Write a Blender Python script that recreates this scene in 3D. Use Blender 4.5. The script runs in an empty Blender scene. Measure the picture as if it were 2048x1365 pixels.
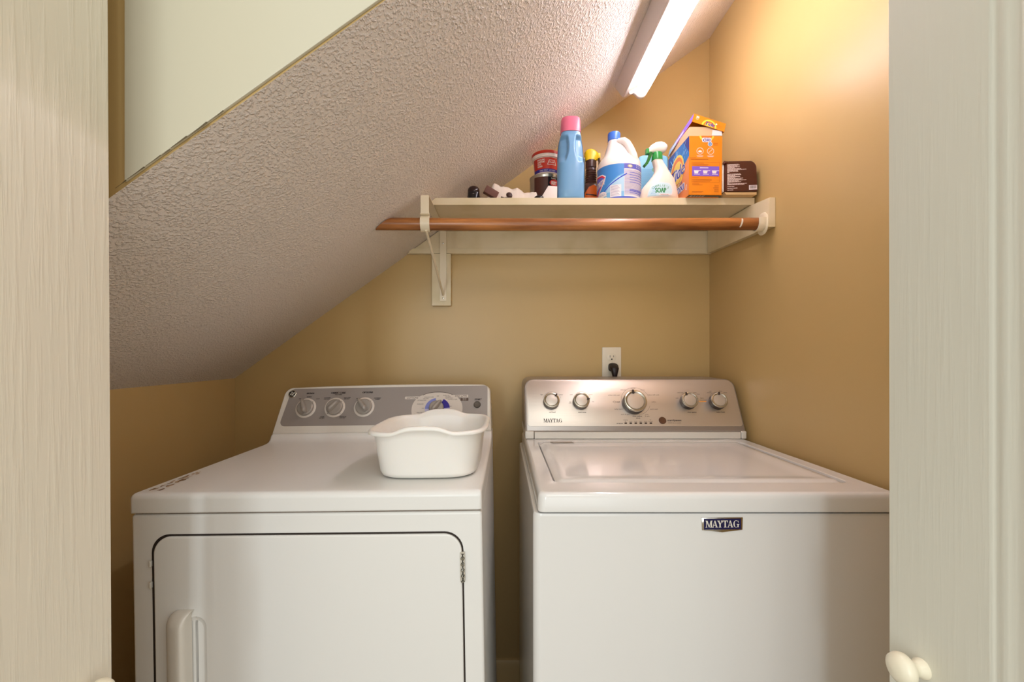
import bpy, bmesh, math, random
from mathutils import Vector, Matrix, noise
from mathutils.geometry import tessellate_polygon
R = math.radians
pi = math.pi
random.seed(7)
sc = bpy.context.scene
COL = sc.collection

# ------------------------------------------------------------------ camera
FPX, CX, CY, CZ = 900.0, 1003.0, 708.0, 1.25      # focal length and vanishing point of a 2048x1365 frame
cam_d = bpy.data.cameras.new('camera')
cam = bpy.data.objects.new('camera', cam_d)
COL.objects.link(cam)
cam.location = (0, 0, CZ)
cam.rotation_euler = (R(90), 0, 0)
cam_d.sensor_fit = 'HORIZONTAL'
cam_d.sensor_width = 36
cam_d.lens = 36 * FPX / 2048
cam_d.shift_x = (1024 - CX) / 2048
cam_d.shift_y = (CY - 682.5) / 2048
cam_d.clip_start = 0.02
sc.camera = cam
# ------------------------------------------------------------------ view, world and hall lights
sc.view_settings.view_transform = 'Standard'
sc.view_settings.look = 'None'
sc.view_settings.exposure = 0.80
sc.view_settings.gamma = 1.0
sc.view_settings.use_curve_mapping = False
TUBE_POWER = 17.5
w = bpy.data.worlds.new('world')
sc.world = w
w.use_nodes = True
bgn = w.node_tree.nodes['Background']
bgn.inputs[0].default_value = (0.90, 0.90, 0.85, 1)
bgn.inputs[1].default_value = 0.70
def area(name, loc, rot, sx, sy, power, color):
    d = bpy.data.lights.new(name, 'AREA')
    d.shape = 'RECTANGLE'; d.size = sx; d.size_y = sy
    d.energy = power; d.color = color
    o = bpy.data.objects.new(name, d)
    o.location = loc; o.rotation_euler = rot
    COL.objects.link(o)
    return o
# daylight window and ceiling lamp of the hall in front of the closet, plus an added fill
area('hall_window_light', (-0.66, -2.3, 1.45), (R(88), 0, R(-6)), 0.24, 1.3, 11.5, (0.84, 0.95, 1.0))
area('hall_fill_light', (0.15, -1.15, 0.95), (R(100), 0, 0), 1.1, 0.9, 2.5, (0.94, 0.97, 1.0))  # unseen fill added to brighten the ceiling's low left end and the washer
area('hall_ceiling_light', (0.35, -0.9, 2.38), (R(20), 0, 0), 0.5, 0.5, 3, (1.0, 0.95, 0.86))

# ------------------------------------------------------------------ helpers
def lin(c):
    return tuple(((v / 255) / 12.92 if v / 255 <= .04045 else ((v / 255 + .055) / 1.055) ** 2.4) for v in c) + (1,)
def P(px, py, Y):
    return Vector(((px - CX) * Y / FPX, Y, CZ - (py - CY) * Y / FPX))
MC = {}
def mat(name, rgb, rough=.5, metal=0.0, spec=.5, coat=0.0, sss=0.0, emit=None, trans=0.0):
    if name in MC: return MC[name]
    m = bpy.data.materials.new(name); m.use_nodes = True
    b = m.node_tree.nodes['Principled BSDF']
    b.inputs['Base Color'].default_value = lin(rgb)
    b.inputs['Roughness'].default_value = rough
    b.inputs['Metallic'].default_value = metal
    b.inputs['Specular IOR Level'].default_value = spec
    b.inputs['Coat Weight'].default_value = coat
    b.inputs['Coat Roughness'].default_value = .08
    if sss:
        b.inputs['Subsurface Weight'].default_value = sss
        b.inputs['Subsurface Radius'].default_value = (.01, .008, .006)
    if trans: b.inputs['Transmission Weight'].default_value = trans
    if emit:
        b.inputs['Emission Color'].default_value = emit[0] + (1,)
        b.inputs['Emission Strength'].default_value = emit[1]
    MC[name] = m
    return m
def bsdf(m): return m.node_tree.nodes['Principled BSDF']
def nd(m, t, **kw):
    n = m.node_tree.nodes.new(t)
    for k, v in kw.items(): setattr(n, k, v)
    return n
def coords(m, scale=(1, 1, 1)):
    tc = nd(m, 'ShaderNodeTexCoord'); mp = nd(m, 'ShaderNodeMapping')
    mp.inputs['Scale'].default_value = scale
    m.node_tree.links.new(tc.outputs['Object'], mp.inputs[0])
    return mp.outputs[0]
def bump(m, scale=50, strength=.3, dist=.002, detail=2, stretch=(1, 1, 1), ramp=None):
    L = m.node_tree.links
    n = nd(m, 'ShaderNodeTexNoise'); n.inputs['Scale'].default_value = scale; n.inputs['Detail'].default_value = detail
    L.new(coords(m, stretch), n.inputs['Vector'])
    h = n.outputs['Fac']
    if ramp:
        r = nd(m, 'ShaderNodeMapRange'); r.interpolation_type = 'SMOOTHSTEP'
        r.inputs[1].default_value, r.inputs[2].default_value = ramp
        L.new(h, r.inputs[0]); h = r.outputs[0]
    b = nd(m, 'ShaderNodeBump'); b.inputs['Strength'].default_value = strength; b.inputs['Distance'].default_value = dist
    L.new(h, b.inputs['Height'])
    L.new(b.outputs[0], bsdf(m).inputs['Normal'])
    return h
def mottle(m, rgb2, scale=4, lo=.4, hi=.65, detail=3, stretch=(1, 1, 1)):
    """wear: blends the base colour towards rgb2 in soft noise patches"""
    L = m.node_tree.links
    n = nd(m, 'ShaderNodeTexNoise'); n.inputs['Scale'].default_value = scale; n.inputs['Detail'].default_value = detail
    L.new(coords(m, stretch), n.inputs['Vector'])
    r = nd(m, 'ShaderNodeMapRange'); r.inputs[1].default_value = lo; r.inputs[2].default_value = hi
    L.new(n.outputs['Fac'], r.inputs[0])
    mx = nd(m, 'ShaderNodeMix', data_type='RGBA')
    mx.inputs[6].default_value = bsdf(m).inputs['Base Color'].default_value
    mx.inputs[7].default_value = lin(rgb2)
    L.new(r.outputs[0], mx.inputs[0]); L.new(mx.outputs[2], bsdf(m).inputs['Base Color'])

def link(name, me, mats, parent=None, wn=False, smooth=35):
    if not isinstance(mats, (list, tuple)): mats = [mats]
    for m in mats: me.materials.append(m)
    if smooth:
        me.polygons.foreach_set('use_smooth', [True] * len(me.polygons))
        me.set_sharp_from_angle(angle=R(smooth))
    o = bpy.data.objects.new(name, me)
    COL.objects.link(o)
    if parent is not None: o.parent = parent
    if wn:
        md = o.modifiers.new('weighted', 'WEIGHTED_NORMAL'); md.keep_sharp = True; md.weight = 100
    return o
def obj(name, bm, mats, parent=None, wn=False, smooth=35, mw=None, recalc=True):
    if recalc: bmesh.ops.recalc_face_normals(bm, faces=bm.faces)
    me = bpy.data.meshes.new(name)
    bm.to_mesh(me); bm.free()
    o = link(name, me, mats, parent, wn, smooth)
    if mw is not None: o.matrix_local = mw
    return o
def tag(o, label=None, cat=None, group=None, kind=None):
    if label: o['label'] = label
    if cat: o['category'] = cat
    if group: o['group'] = group
    if kind: o['kind'] = kind
    return o
def empty(name, loc, label, cat, group=None):
    o = bpy.data.objects.new(name, None); COL.objects.link(o)
    o.location = loc; o.empty_display_size = .05
    return tag(o, label, cat, group)
def box(x0, x1, y0, y1, z0, z1, bev=0, seg=3, bm=None):
    own = bm is None
    b2 = bmesh.new()
    bmesh.ops.create_cube(b2, size=1)
    for v in b2.verts:
        v.co = Vector((x0 + (v.co.x + .5) * (x1 - x0), y0 + (v.co.y + .5) * (y1 - y0), z0 + (v.co.z + .5) * (z1 - z0)))
    if bev: bmesh.ops.bevel(b2, geom=b2.edges[:], offset=bev, segments=seg, profile=.5, affect='EDGES', clamp_overlap=True)
    if own: return b2
    me = bpy.data.meshes.new('t'); b2.to_mesh(me); b2.free(); bm.from_mesh(me); bpy.data.meshes.remove(me)
    return bm
def join(bm, b2, mx=None):
    if mx is not None: b2.transform(mx)
    me = bpy.data.meshes.new('t'); b2.to_mesh(me); b2.free(); bm.from_mesh(me); bpy.data.meshes.remove(me)
    return bm
def prism(pts, d0, d1, bev=0, seg=2, mx=None):
    """closed outline in XY extruded from z=d0 to z=d1"""
    bm = bmesh.new()
    vs = [bm.verts.new((p[0], p[1], d0)) for p in pts]
    f = bm.faces.new(vs)
    r = bmesh.ops.extrude_face_region(bm, geom=[f])
    for v in r['geom']:
        if isinstance(v, bmesh.types.BMVert): v.co.z = d1
    bmesh.ops.recalc_face_normals(bm, faces=bm.faces)
    if bev:
        es = [e for e in bm.edges if abs(e.verts[0].co.z - e.verts[1].co.z) < 1e-7]
        bmesh.ops.bevel(bm, geom=es, offset=bev, segments=seg, profile=.5, affect='EDGES', clamp_overlap=True)
    if mx is not None: bm.transform(mx)
    return bm
def loft(rings, cap=True, closed=True):
    bm = bmesh.new()
    rv = [[bm.verts.new(p) for p in r] for r in rings]
    n = len(rv[0])
    for a, b in zip(rv, rv[1:]):
        for i in range(n if closed else n - 1):
            j = (i + 1) % n
            bm.faces.new((a[i], a[j], b[j], b[i]))
    if cap:
        bm.faces.new(list(reversed(rv[0]))); bm.faces.new(rv[-1])
    return bm
def ring(cx, cy, z, rx, ry, n=32, p=2.0, rot=0):
    out = []
    for i in range(n):
        a = 2 * pi * i / n + rot
        c, s = math.cos(a), math.sin(a)
        out.append(Vector((cx + rx * math.copysign(abs(c) ** (2 / p), c), cy + ry * math.copysign(abs(s) ** (2 / p), s), z)))
    return out
def lathe(prof, n=40, cap=True):
    return loft([ring(0, 0, z, max(r, 1e-5), max(r, 1e-5), n) for r, z in prof], cap=cap)
def tube(pts, r, n=12, cap=True):
    pts = [Vector(p) for p in pts]
    rs = r if isinstance(r, (list, tuple)) else [r] * len(pts)
    rings = []
    up = Vector((0, 0, 1))
    for i, p in enumerate(pts):
        t = (pts[min(i + 1, len(pts) - 1)] - pts[max(i - 1, 0)]).normalized()
        if abs(t.dot(up)) > .95: up = Vector((1, 0, 0))
        a = t.cross(up).normalized(); b = t.cross(a).normalized()
        up = -b if b.z < 0 else b
        a = t.cross(up).normalized(); b = t.cross(a).normalized()
        rings.append([p + a * math.cos(2 * pi * k / n) * rs[i] + b * math.sin(2 * pi * k / n) * rs[i] for k in range(n)])
    return loft(rings, cap)
def strap(pts, wdir, w, t):
    """flat bar following a path; wdir = direction of its width"""
    pts = [Vector(p) for p in pts]; wd = Vector(wdir).normalized(); rings = []
    for i, p in enumerate(pts):
        tg = (pts[min(i + 1, len(pts) - 1)] - pts[max(i - 1, 0)]).normalized()
        nn = tg.cross(wd).normalized()
        rings.append([p + wd * w / 2 + nn * t / 2, p - wd * w / 2 + nn * t / 2, p - wd * w / 2 - nn * t / 2, p + wd * w / 2 - nn * t / 2])
    return loft(rings)
def rrect(x0, x1, y0, y1, r, n=6):
    rs = r if isinstance(r, (list, tuple)) else [r] * 4      # bl, br, tr, tl
    out = []
    for (cx, cy, a0, rr) in ((x0 + rs[0], y0 + rs[0], 180, rs[0]), (x1 - rs[1], y0 + rs[1], 270, rs[1]), (x1 - rs[2], y1 - rs[2], 0, rs[2]), (x0 + rs[3], y1 - rs[3], 90, rs[3])):
        for i in range(n + 1):
            a = R(a0 + 90 * i / n)
            out.append((cx + rr * math.cos(a), cy + rr * math.sin(a)))
    return out
def frame(o, u, n):
    """matrix with x = u, z = n (outward), y = n x u, origin o"""
    u = Vector(u).normalized(); n = Vector(n).normalized(); v = n.cross(u).normalized()
    return Matrix(((u.x, v.x, n.x, o[0]), (u.y, v.y, n.y, o[1]), (u.z, v.z, n.z, o[2]), (0, 0, 0, 1)))
def on_plane(px, py, mw):
    """where the line of sight through a pixel meets the plane of frame mw, in that frame's x, y"""
    o = mw.inverted() @ Vector((0, 0, CZ)); t = mw.inverted() @ P(px, py, 1.0)
    d = t - o; k = -o.z / d.z; q = o + d * k
    return q.x, q.y
# ---- flat graphics: lettering, marks, printed shapes
_tc = {}
def text_polys(s):
    if s in _tc: return _tc[s]
    cu = bpy.data.curves.new('t', 'FONT'); cu.body = s; cu.resolution_u = 3; cu.align_x = 'LEFT'
    o = bpy.data.objects.new('t', cu); COL.objects.link(o)
    dg = bpy.context.evaluated_depsgraph_get(); dg.update()
    me = o.evaluated_get(dg).to_mesh()
    vs = [(v.co.x, v.co.y) for v in me.vertices]; fs = [tuple(p.vertices) for p in me.polygons]
    o.evaluated_get(dg).to_mesh_clear()
    bpy.data.objects.remove(o); bpy.data.curves.remove(cu)
    _tc[s] = (vs, fs)
    return _tc[s]
class Buckets:
    def __init__(self, base): self.d, self.base = {}, base
    def at(self, k):
        if k not in self.d: self.d[k] = Print(base=self.base)
        return self.d[k]
    def build(self, name, parent):
        for k in self.d: self.d[k].build(name, parent)
class Print:
    """printed graphics in (u, v), laid on a surface by mapf(u, v, lift)"""
    def __init__(self, mapf=None, eps=.00012, maxe=None, base=.0001):
        self.mapf = mapf or (lambda u, v, h: Vector((u, v, h)))
        self.eps, self.maxe, self.base = eps, maxe, base
        self.items = []; self.mats = []
    def mi(self, m):
        if m not in self.mats: self.mats.append(m)
        return self.mats.index(m)
    def poly(self, pts, m, layer=0):
        tris = tessellate_polygon([[Vector((p[0], p[1], 0)) for p in pts]])
        self.items.append((list(pts), tris, self.mi(m), layer)); return self
    def rect(self, x0, x1, y0, y1, m, layer=0): return self.poly([(x0, y0), (x1, y0), (x1, y1), (x0, y1)], m, layer)
    def ell(self, cx, cy, rx, ry, m, layer=0, n=28, a0=0, a1=360):
        pts = [(cx + rx * math.cos(R(a0 + (a1 - a0) * i / n)), cy + ry * math.sin(R(a0 + (a1 - a0) * i / n))) for i in range(n + (0 if a1 - a0 == 360 else 1))]
        if a1 - a0 != 360: pts.append((cx, cy))
        return self.poly(pts, m, layer)
    def arc(self, cx, cy, rx, ry, t, m, layer=0, a0=0, a1=360, n=32):
        for i in range(n):
            a, b = R(a0 + (a1 - a0) * i / n), R(a0 + (a1 - a0) * (i + 1) / n)
            self.poly([(cx + rx * math.cos(a), cy + ry * math.sin(a)), (cx + rx * math.cos(b), cy + ry * math.sin(b)),
                       (cx + (rx - t) * math.cos(b), cy + (ry - t) * math.sin(b)), (cx + (rx - t) * math.cos(a), cy + (ry - t) * math.sin(a))], m, layer)
        return self
    def line(self, x0, y0, x1, y1, t, m, layer=0):
        d = Vector((x1 - x0, y1 - y0)); L = d.length or 1; n = Vector((-d.y, d.x)) / L * t / 2
        return self.poly([(x0 - n.x, y0 - n.y), (x1 - n.x, y1 - n.y), (x1 + n.x, y1 + n.y), (x0 + n.x, y0 + n.y)], m, layer)
    def text(self, s, x, y, h, m, layer=1, align='c', wscale=1, shear=0, rot=0, width=None, bold=0):
        vs, fs = text_polys(s)
        if not vs: return self
        x0 = min(v[0] for v in vs); x1 = max(v[0] for v in vs)
        k = h / .70
        if width: wscale = width / ((x1 - x0) * k)
        W = (x1 - x0) * k * wscale
        ax = {'c': -W / 2, 'l': 0, 'r': -W}[align]
        c, sn = math.cos(R(rot)), math.sin(R(rot))
        for db in ([0] if not bold else [-bold, 0, bold]):
            pts = []
            for vx, vy in vs:
                a = (vx - x0) * k * wscale + ax + shear * vy * k + db; b = vy * k - h / 2
                pts.append((x + a * c - b * sn, y + a * sn + b * c))
            tris = []
            for f in fs:
                for i in range(1, len(f) - 1): tris.append((f[0], f[i], f[i + 1]))
            self.items.append((pts, tris, self.mi(m), layer + (.2 * db / bold if bold else 0)))
        return self
    def build(self, name, parent=None, mw=None):
        bm = bmesh.new()
        lay = bm.verts.layers.float.new('lift')
        for pts, tris, mi, layer in self.items:
            vs = []
            for p in pts:
                v = bm.verts.new((p[0], p[1], 0)); v[lay] = self.base + layer * self.eps; vs.append(v)
            for t in tris:
                a, b, c = (vs[i] for i in t)
                if a is b or b is c or a is c: continue
                try: f = bm.faces.new((a, b, c))
                except ValueError: continue
                f.material_index = mi
                f.normal_update()
                if f.normal.z < 0: f.normal_flip()
        if self.maxe:
            for _ in range(6):
                es = [e for e in bm.edges if e.calc_length() > self.maxe]
                if not es: break
                bmesh.ops.subdivide_edges(bm, edges=es, cuts=1)
                bmesh.ops.triangulate(bm, faces=[f for f in bm.faces if len(f.verts) > 3])
        for v in bm.verts:
            v.co = self.mapf(v.co.x, v.co.y, v[lay])
        me = bpy.data.meshes.new(name); bm.to_mesh(me); bm.free()
        o = link(name, me, self.mats, parent, smooth=0)
        if mw is not None: o.matrix_local = mw
        return o
def slab_word(pr, x, y, h, m, layer=1, width=None):
    """MAYTAG in a bracketed serif capital face"""
    tk, tn, sf = .22, .09, .085           # thick, thin, serif height (cap height 1)
    def M_(q):
        q([(.10, 0), (.19, 0), (.19, 1), (.10, 1)]); q([(.84, 0), (1.06, 0), (1.06, 1), (.84, 1)])
        q([(.10, 1), (.34, 1), (.64, .1), (.55, 0)]); q([(.55, 0), (.64, 0), (.94, 1), (.84, 1)])
        for a, b in ((0, .29), (.74, 1.16)): q([(a, 0), (b, 0), (b, sf), (a, sf)])
        q([(0, 1 - sf), (.3, 1 - sf), (.3, 1), (0, 1)]); q([(.86, 1 - sf), (1.16, 1 - sf), (1.16, 1), (.86, 1)]); return 1.16
    def A_(q):
        q([(.10, 0), (.19, 0), (.50, .98), (.42, 1)]); q([(.40, 1), (.56, 1), (.90, 0), (.66, 0)]); q([(.2, .28), (.68, .28), (.68, .37), (.2, .37)])
        for a, b in ((0, .3), (.56, .98)): q([(a, 0), (b, 0), (b, sf), (a, sf)])
        return .98
    def Y_(q):
        q([(.08, 1), (.32, 1), (.58, .45), (.37, .42)]); q([(.72, 1), (.82, 1), (.56, .40), (.48, .42)]); q([(.36, 0), (.58, 0), (.58, .46), (.36, .46)])
        for a, b, z in ((0, .42, 1 - sf), (.62, .92, 1 - sf), (.26, .68, 0)): q([(a, z), (b, z), (b, z + sf), (a, z + sf)])
        return .92
    def T_(q):
        q([(.34, 0), (.56, 0), (.56, 1), (.34, 1)]); q([(0, .9), (.9, .9), (.9, 1), (0, 1)])
        q([(0, .68), (.05, .68), (.14, .92), (0, .92)]); q([(.85, .68), (.9, .68), (.9, .92), (.76, .92)]); q([(.22, 0), (.68, 0), (.68, sf), (.22, sf)]); return .9
    def G_(q):
        n = 22
        for i in range(n):
            a, b = R(48 + 272 * i / n), R(48 + 272 * (i + 1) / n)
            def w_(t): return .08 + .15 * abs(math.cos(t)) ** 1.5 if math.cos(t) < 0 else .08 + .05 * abs(math.cos(t))
            q([(.48 + .46 * math.cos(a), .5 + .52 * math.sin(a)), (.48 + .46 * math.cos(b), .5 + .52 * math.sin(b)),
               (.48 + (.46 - w_(b)) * math.cos(b), .5 + (.52 - w_(b) * .6) * math.sin(b)), (.48 + (.46 - w_(a)) * math.cos(a), .5 + (.52 - w_(a) * .6) * math.sin(a))])
        q([(.70, .02), (.90, .02), (.90, .42), (.70, .42)]); q([(.58, .40), (1.0, .40), (1.0, .48), (.58, .48)]); q([(.80, .68), (.87, .68), (.87, 1), (.80, .9)]); return 1.0
    adv = 0; polys = []
    for L, k in ((M_, .0), (A_, -.10), (Y_, -.12), (T_, -.06), (A_, -.10), (G_, -.02)):
        adv += k; a0 = adv
        wd = L(lambda pts: polys.append([(p[0] + a0, p[1]) for p in pts]))
        adv += wd
    kx = (width / adv) if width else h
    for i, pts in enumerate(polys):
        pr.poly([(x - adv * kx / 2 + p[0] * kx, y + (p[1] - .5) * h) for p in pts], m, layer + .02 * (i % 7))

# ------------------------------------------------------------------ materials
M_wall = mat('ochre_wall_paint', (200, 170, 115), .34, spec=.35); bump(M_wall, 9, .12, .004, 3)
mottle(M_wall, (192, 161, 105), 1.6, .45, .8)
M_ceil = mat('textured_ceiling_paint', (240, 230, 222), .5, spec=.45); bump(M_ceil, 185, .65, .0045, 2.0, (1, .8, 1), (.42, .72))
M_cream = mat('cream_gloss_paint', (208, 202, 180), .32, spec=.4); bump(M_cream, 14, .05, .003)
M_shelf = mat('cream_shelf_paint', (226, 210, 176), .4, spec=.4); bump(M_shelf, 20, .1, .002, 4, (.2, 1, 1)); mottle(M_shelf, (206, 188, 140), 7, .5, .8)
M_doorL = mat('painted_door_grain', (220, 212, 194), .38, spec=.4); bump(M_doorL, 95, .30, .0022, 4, (1, 1.3, .08), (.42, .75))
M_doorR = mat('painted_door_grain_cool', (222, 220, 206), .38, spec=.4); bump(M_doorR, 95, .13, .0014, 4, (1, 1.3, .07), (.42, .75))
M_knobw = mat('ivory_knob', (240, 232, 208), .3)
M_floor = mat('floor_tile', (150, 132, 104), .4); mottle(M_floor, (120, 100, 76), 6, .4, .7)
M_en = mat('white_enamel', (230, 228, 224), .33, spec=.5, coat=.05); bump(M_en, 2.2, .03, .006, 1)
M_enw = mat('washer_enamel', (230, 228, 225), .13, spec=.5, coat=.2); bump(M_enw, 2.0, .03, .006, 1)
M_plw = mat('white_console_plastic', (222, 216, 206), .3)
M_gap = mat('dark_seam', (42, 32, 26), .8)
M_seam = mat('brown_seam', (96, 72, 48), .7)
M_fas = mat('grey_fascia', (158, 150, 145), .42, metal=.25)
M_steel = mat('brushed_steel_fascia', (222, 212, 202), .34, metal=.75)
bump(M_steel, 160, .35, .0006, 3, (.025, 1, 1))
bsdf(M_steel).inputs['Anisotropic'].default_value = .5
M_rim = mat('silver_rim', (168, 158, 150), .35, metal=.5)
M_kn = mat('knob_face', (208, 200, 190), .3, metal=.6)
M_kr = mat('knob_chrome_ring', (200, 194, 180), .18, metal=.9)
M_kb = mat('knob_dark_skirt', (58, 44, 38), .35, metal=.3)
M_mark = mat('dark_mark', (58, 40, 32), .6)
M_ink = mat('panel_ink', (52, 40, 40), .6)
M_inks = mat('small_panel_ink', (92, 72, 60), .6)
M_org = mat('orange_ink', (226, 150, 60), .6)
M_gk = mat('dryer_knob_grey', (164, 156, 148), .35, metal=.2)
M_dring = mat('dial_ring_white', (214, 204, 194), .4)
M_navy = mat('dial_navy', (44, 24, 140), .5)
M_peri = mat('dial_periwinkle', (130, 136, 200), .5)
M_lav = mat('dial_lavender', (196, 190, 216), .5)
M_black = mat('black_gloss', (22, 18, 20), .2)
M_chr = mat('chrome', (210, 206, 200), .15, metal=1)
M_hinge = mat('hinge_zinc', (204, 198, 184), .4, metal=.15)
M_bnavy = mat('badge_navy', (22, 20, 70), .3)
M_bwh = mat('badge_letters', (226, 220, 208), .4)
M_rust = mat('worn_rust', (122, 92, 62), .7)
M_rust2 = mat('worn_rust_light', (186, 160, 132), .6)
M_basin = mat('basin_plastic', (240, 236, 230), .28, sss=.25); 
M_rod = mat('stained_wood_rod', (176, 106, 46), .3, spec=.5)
def woodify(m, a, b):
    L = m.node_tree.links
    n = nd(m, 'ShaderNodeTexNoise'); n.inputs['Scale'].default_value = 26; n.inputs['Detail'].default_value = 5
    L.new(coords(m, (.18, 1.6, 1.6)), n.inputs['Vector'])
    r = nd(m, 'ShaderNodeValToRGB'); r.color_ramp.elements[0].color = lin(a); r.color_ramp.elements[1].color = lin(b)
    r.color_ramp.elements[0].position = .3; r.color_ramp.elements[1].position = .68
    L.new(n.outputs['Fac'], r.inputs[0]); L.new(r.outputs[0], bsdf(m).inputs['Base Color'])
woodify(M_rod, (112, 60, 24), (190, 124, 66))
M_brk = mat('painted_metal_bracket', (234, 220, 192), .4)
M_ply = mat('outlet_plastic', (234, 222, 200), .35)
M_plug = mat('black_rubber', (30, 16, 18), .45)
M_fix = mat('white_fixture_enamel', (226, 214, 206), .35)
M_tube = mat('lit_tube', (255, 250, 245), .4, emit=((1.0, .92, 1.0), TUBE_POWER))
M_tube2 = mat('lit_tube_end', (255, 250, 245), .4, emit=((1.0, .84, .82), TUBE_POWER * .05))

# ================================================================== ROOM
WY = 1.72                                    # back wall
XR = (1419 - CX) * WY / FPX                  # right wall
XL = (470 - CX) * WY / FPX                   # left wall
KZ = CZ - (757 - CY) * WY / FPX              # knee height where the slope starts
SL = .717                                    # slope of the stair ceiling
FY = .6556                                   # front face of the slope
def cz(x): return KZ + SL * (x - XL)
def struct(name, bm, m, wn=False, label=None, smooth=35):
    o = obj(name, bm, m, wn=wn, smooth=smooth); o['kind'] = 'structure'
    if label: o['label'] = label
    return o
TOP = 2.75
struct('floor', box(-2.6, 2.6, -3.0, WY + .1, -.05, 0), M_floor, label='tiled floor of the closet and the hall')
struct('wall_back', box(XL - .1, XR + .1, WY, WY + .1, 0, TOP), M_wall, label='ochre painted back wall behind the washer and dryer')
struct('wall_right', box(XR, XR + .1, FY, WY, 0, TOP), M_wall, label='ochre painted right wall beside the washer')
struct('wall_left', box(XL - .1, XL, FY, WY, 0, TOP), M_wall, label='ochre painted low left wall beside the dryer')
# sloped ceiling: thick slab under the stairs
bm = prism([(XL - .1, cz(XL - .1)), (XR + .1, cz(XR + .1)), (XR + .1, cz(XR + .1) + .5), (XL - .1, cz(XL - .1) + 1.8)], 0, WY - FY + .1)
bm.transform(Matrix(((1, 0, 0, 0), (0, 0, 1, FY), (0, 1, 0, 0), (0, 0, 0, 1))))
bm.normal_update()
bmesh.ops.recalc_face_normals(bm, faces=bm.faces)
for f in bm.faces:
    if f.normal.y < -.9: f.material_index = 1
o = struct('ceiling', bm, [M_ceil, M_wall], smooth=0, label='white sloping stair ceiling with rough sprayed texture')
# front wall with the door opening
JX, HZ, FW0 = .60, 2.10, .555
bm = box(-2.6, -JX, FW0, FY, 0, TOP); box(JX, 2.6, FW0, FY, 0, TOP, bm=bm); box(-JX, JX, FW0, FY, HZ, TOP, bm=bm)
struct('wall_front', bm, M_wall, label='front wall around the closet door opening')
# cream board over the triangular end of the slope
bx0 = (255 - CX) * FY / FPX
def slope_x(z): return (z - KZ) / SL + XL
zlo = cz(bx0) + .004
bm = prism([(bx0, zlo), (slope_x(HZ - .004), HZ - .004), (bx0, HZ - .004)], 0, .006, .0015)
bm.transform(Matrix(((1, 0, 0, 0), (0, 0, -1, FY), (0, 1, 0, 0), (0, 0, 0, 1))))
struct('trim_1', bm, M_cream, label='cream triangular board closing the end of the sloping ceiling')
# ragged caulk crack under the board
M_crack = mat('crack', (96, 84, 60), .8)
pr = Print()
rnd = random.Random(3)
u = bx0 - .012
while u < bx0 + .15:
    l = rnd.uniform(.012, .03); tt = rnd.uniform(.0006, .0018)
    if rnd.random() < .75:
        a, b = cz(u) + rnd.uniform(-.0005, .002), cz(u + l) + rnd.uniform(-.0005, .002)
        pr.poly([(u, a), (u + l, b), (u + l * .9, b + tt), (u + l * .5, (a + b) / 2 + tt * rnd.uniform(.6, 1.6)), (u, a + tt * .7)], M_crack, rnd.uniform(0, 2))
    u += l
o = pr.build('trim_2', None, frame((0, FY - .0065, 0), (1, 0, 0), (0, -1, 0)))
tag(o, 'ragged dark crack in the paint along the cream board edge', kind='structure')
# baseboard on the back wall
prof = [(0, 0), (.014, 0), (.014, .058), (.011, .066), (.011, .072), (.006, .082), (.0, .085)]
bm = loft([[Vector((x, WY - d, z)) for d, z in prof] for x in (XL, XR)])
struct('baseboard_back', bm, mat('baseboard_paint', (214, 186, 130), .4), label='moulded baseboard seen between the washer and dryer')

# bifold doors folded open, faces seen edge-on towards the middle of the opening
def leaf(side, face_x, far_y, near_y, m, knob_y, knob_z, name, label, tilt):
    root = bpy.data.objects.new(name, None); COL.objects.link(root); root.location = (face_x, far_y, 0)
    root['kind'] = 'structure'; root['label'] = label; root.rotation_euler = (0, R(tilt), 0)
    L = far_y - near_y; th = .030
    for k in range(2):                                   # two leaves folded against each other
        off = k * (th + .004)
        zt = HZ - .035; z0 = .02
        st = .124 if side > 0 else .150                                        # stile
        bm = bmesh.new()
        def bb(y0, y1, z0_, z1_, x0, x1, bv=0):
            a, b = sorted((side * (x0 + off), side * (x1 + off)))
            box(a, b, y0, y1, z0_, z1_, bv, 2, bm=bm)
        bb(-L, 0, z0, zt, .008, th)                      # core
        bb(-st, 0, z0, zt, 0, .012, .0012); bb(-L, -L + st, z0, zt, 0, .012, .0012)      # stiles
        for (a, b) in ((z0, .24), (.93, 1.05), (zt - .12, zt)):
            if a == .93: continue
            bb(-L + st - .001, -st + .001, a, b, .0002, .012)
        p = obj('door_leaf', bm, m, root, wn=True)
        # ogee moulding and raised field of the panel
        pp = ((-.001, 0), (0, .0002), (.0015, .0022), (.005, .0030), (.009, .0012), (.013, .0008), (.016, .0022), (.020, .0036), (.025, .0034), (.031, .0012), (.036, .0008))
        rings = []
        for dd, xx in pp:
            y0, y1, a, b = -L + st + dd, -st - dd, .24 + dd, zt - .12 - dd
            rings.append([Vector((side * (xx + off), y_, z_)) for y_, z_ in ((y0, a), (y1, a), (y1, b), (y0, b))])
        bm = loft(rings, cap=False)
        bm.verts.ensure_lookup_table(); bm.faces.new(bm.verts[-4:])
        obj('door_panel', bm, m, root, smooth=50)
    prof = [(.0115, 0), (.0115, .004), (.009, .008), (.0085, .012), (.012, .016), (.0175, .021), (.0185, .026), (.0165, .032), (.010, .0365), (0, .038)]
    kx = side * 0 - side * 0
    kb = obj('door_knob', lathe(prof, 40), M_knobw, root, smooth=80)
    kb.matrix_local = frame((0, knob_y - far_y, knob_z), (0, side, 0), (-side, 0, 0))
    kb['label'] = 'round ivory pull knob'
    return root
FAR = .60
xl = (231 - CX) * FAR / FPX; xr = (1780 - CX) * FAR / FPX
leaf(-1, xl, FAR, .235, M_doorL, .552, CZ - (1392 - CY) * .552 / FPX, 'door_1', 'cream folding door with raised wood grain at the left edge', -.33)
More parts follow.
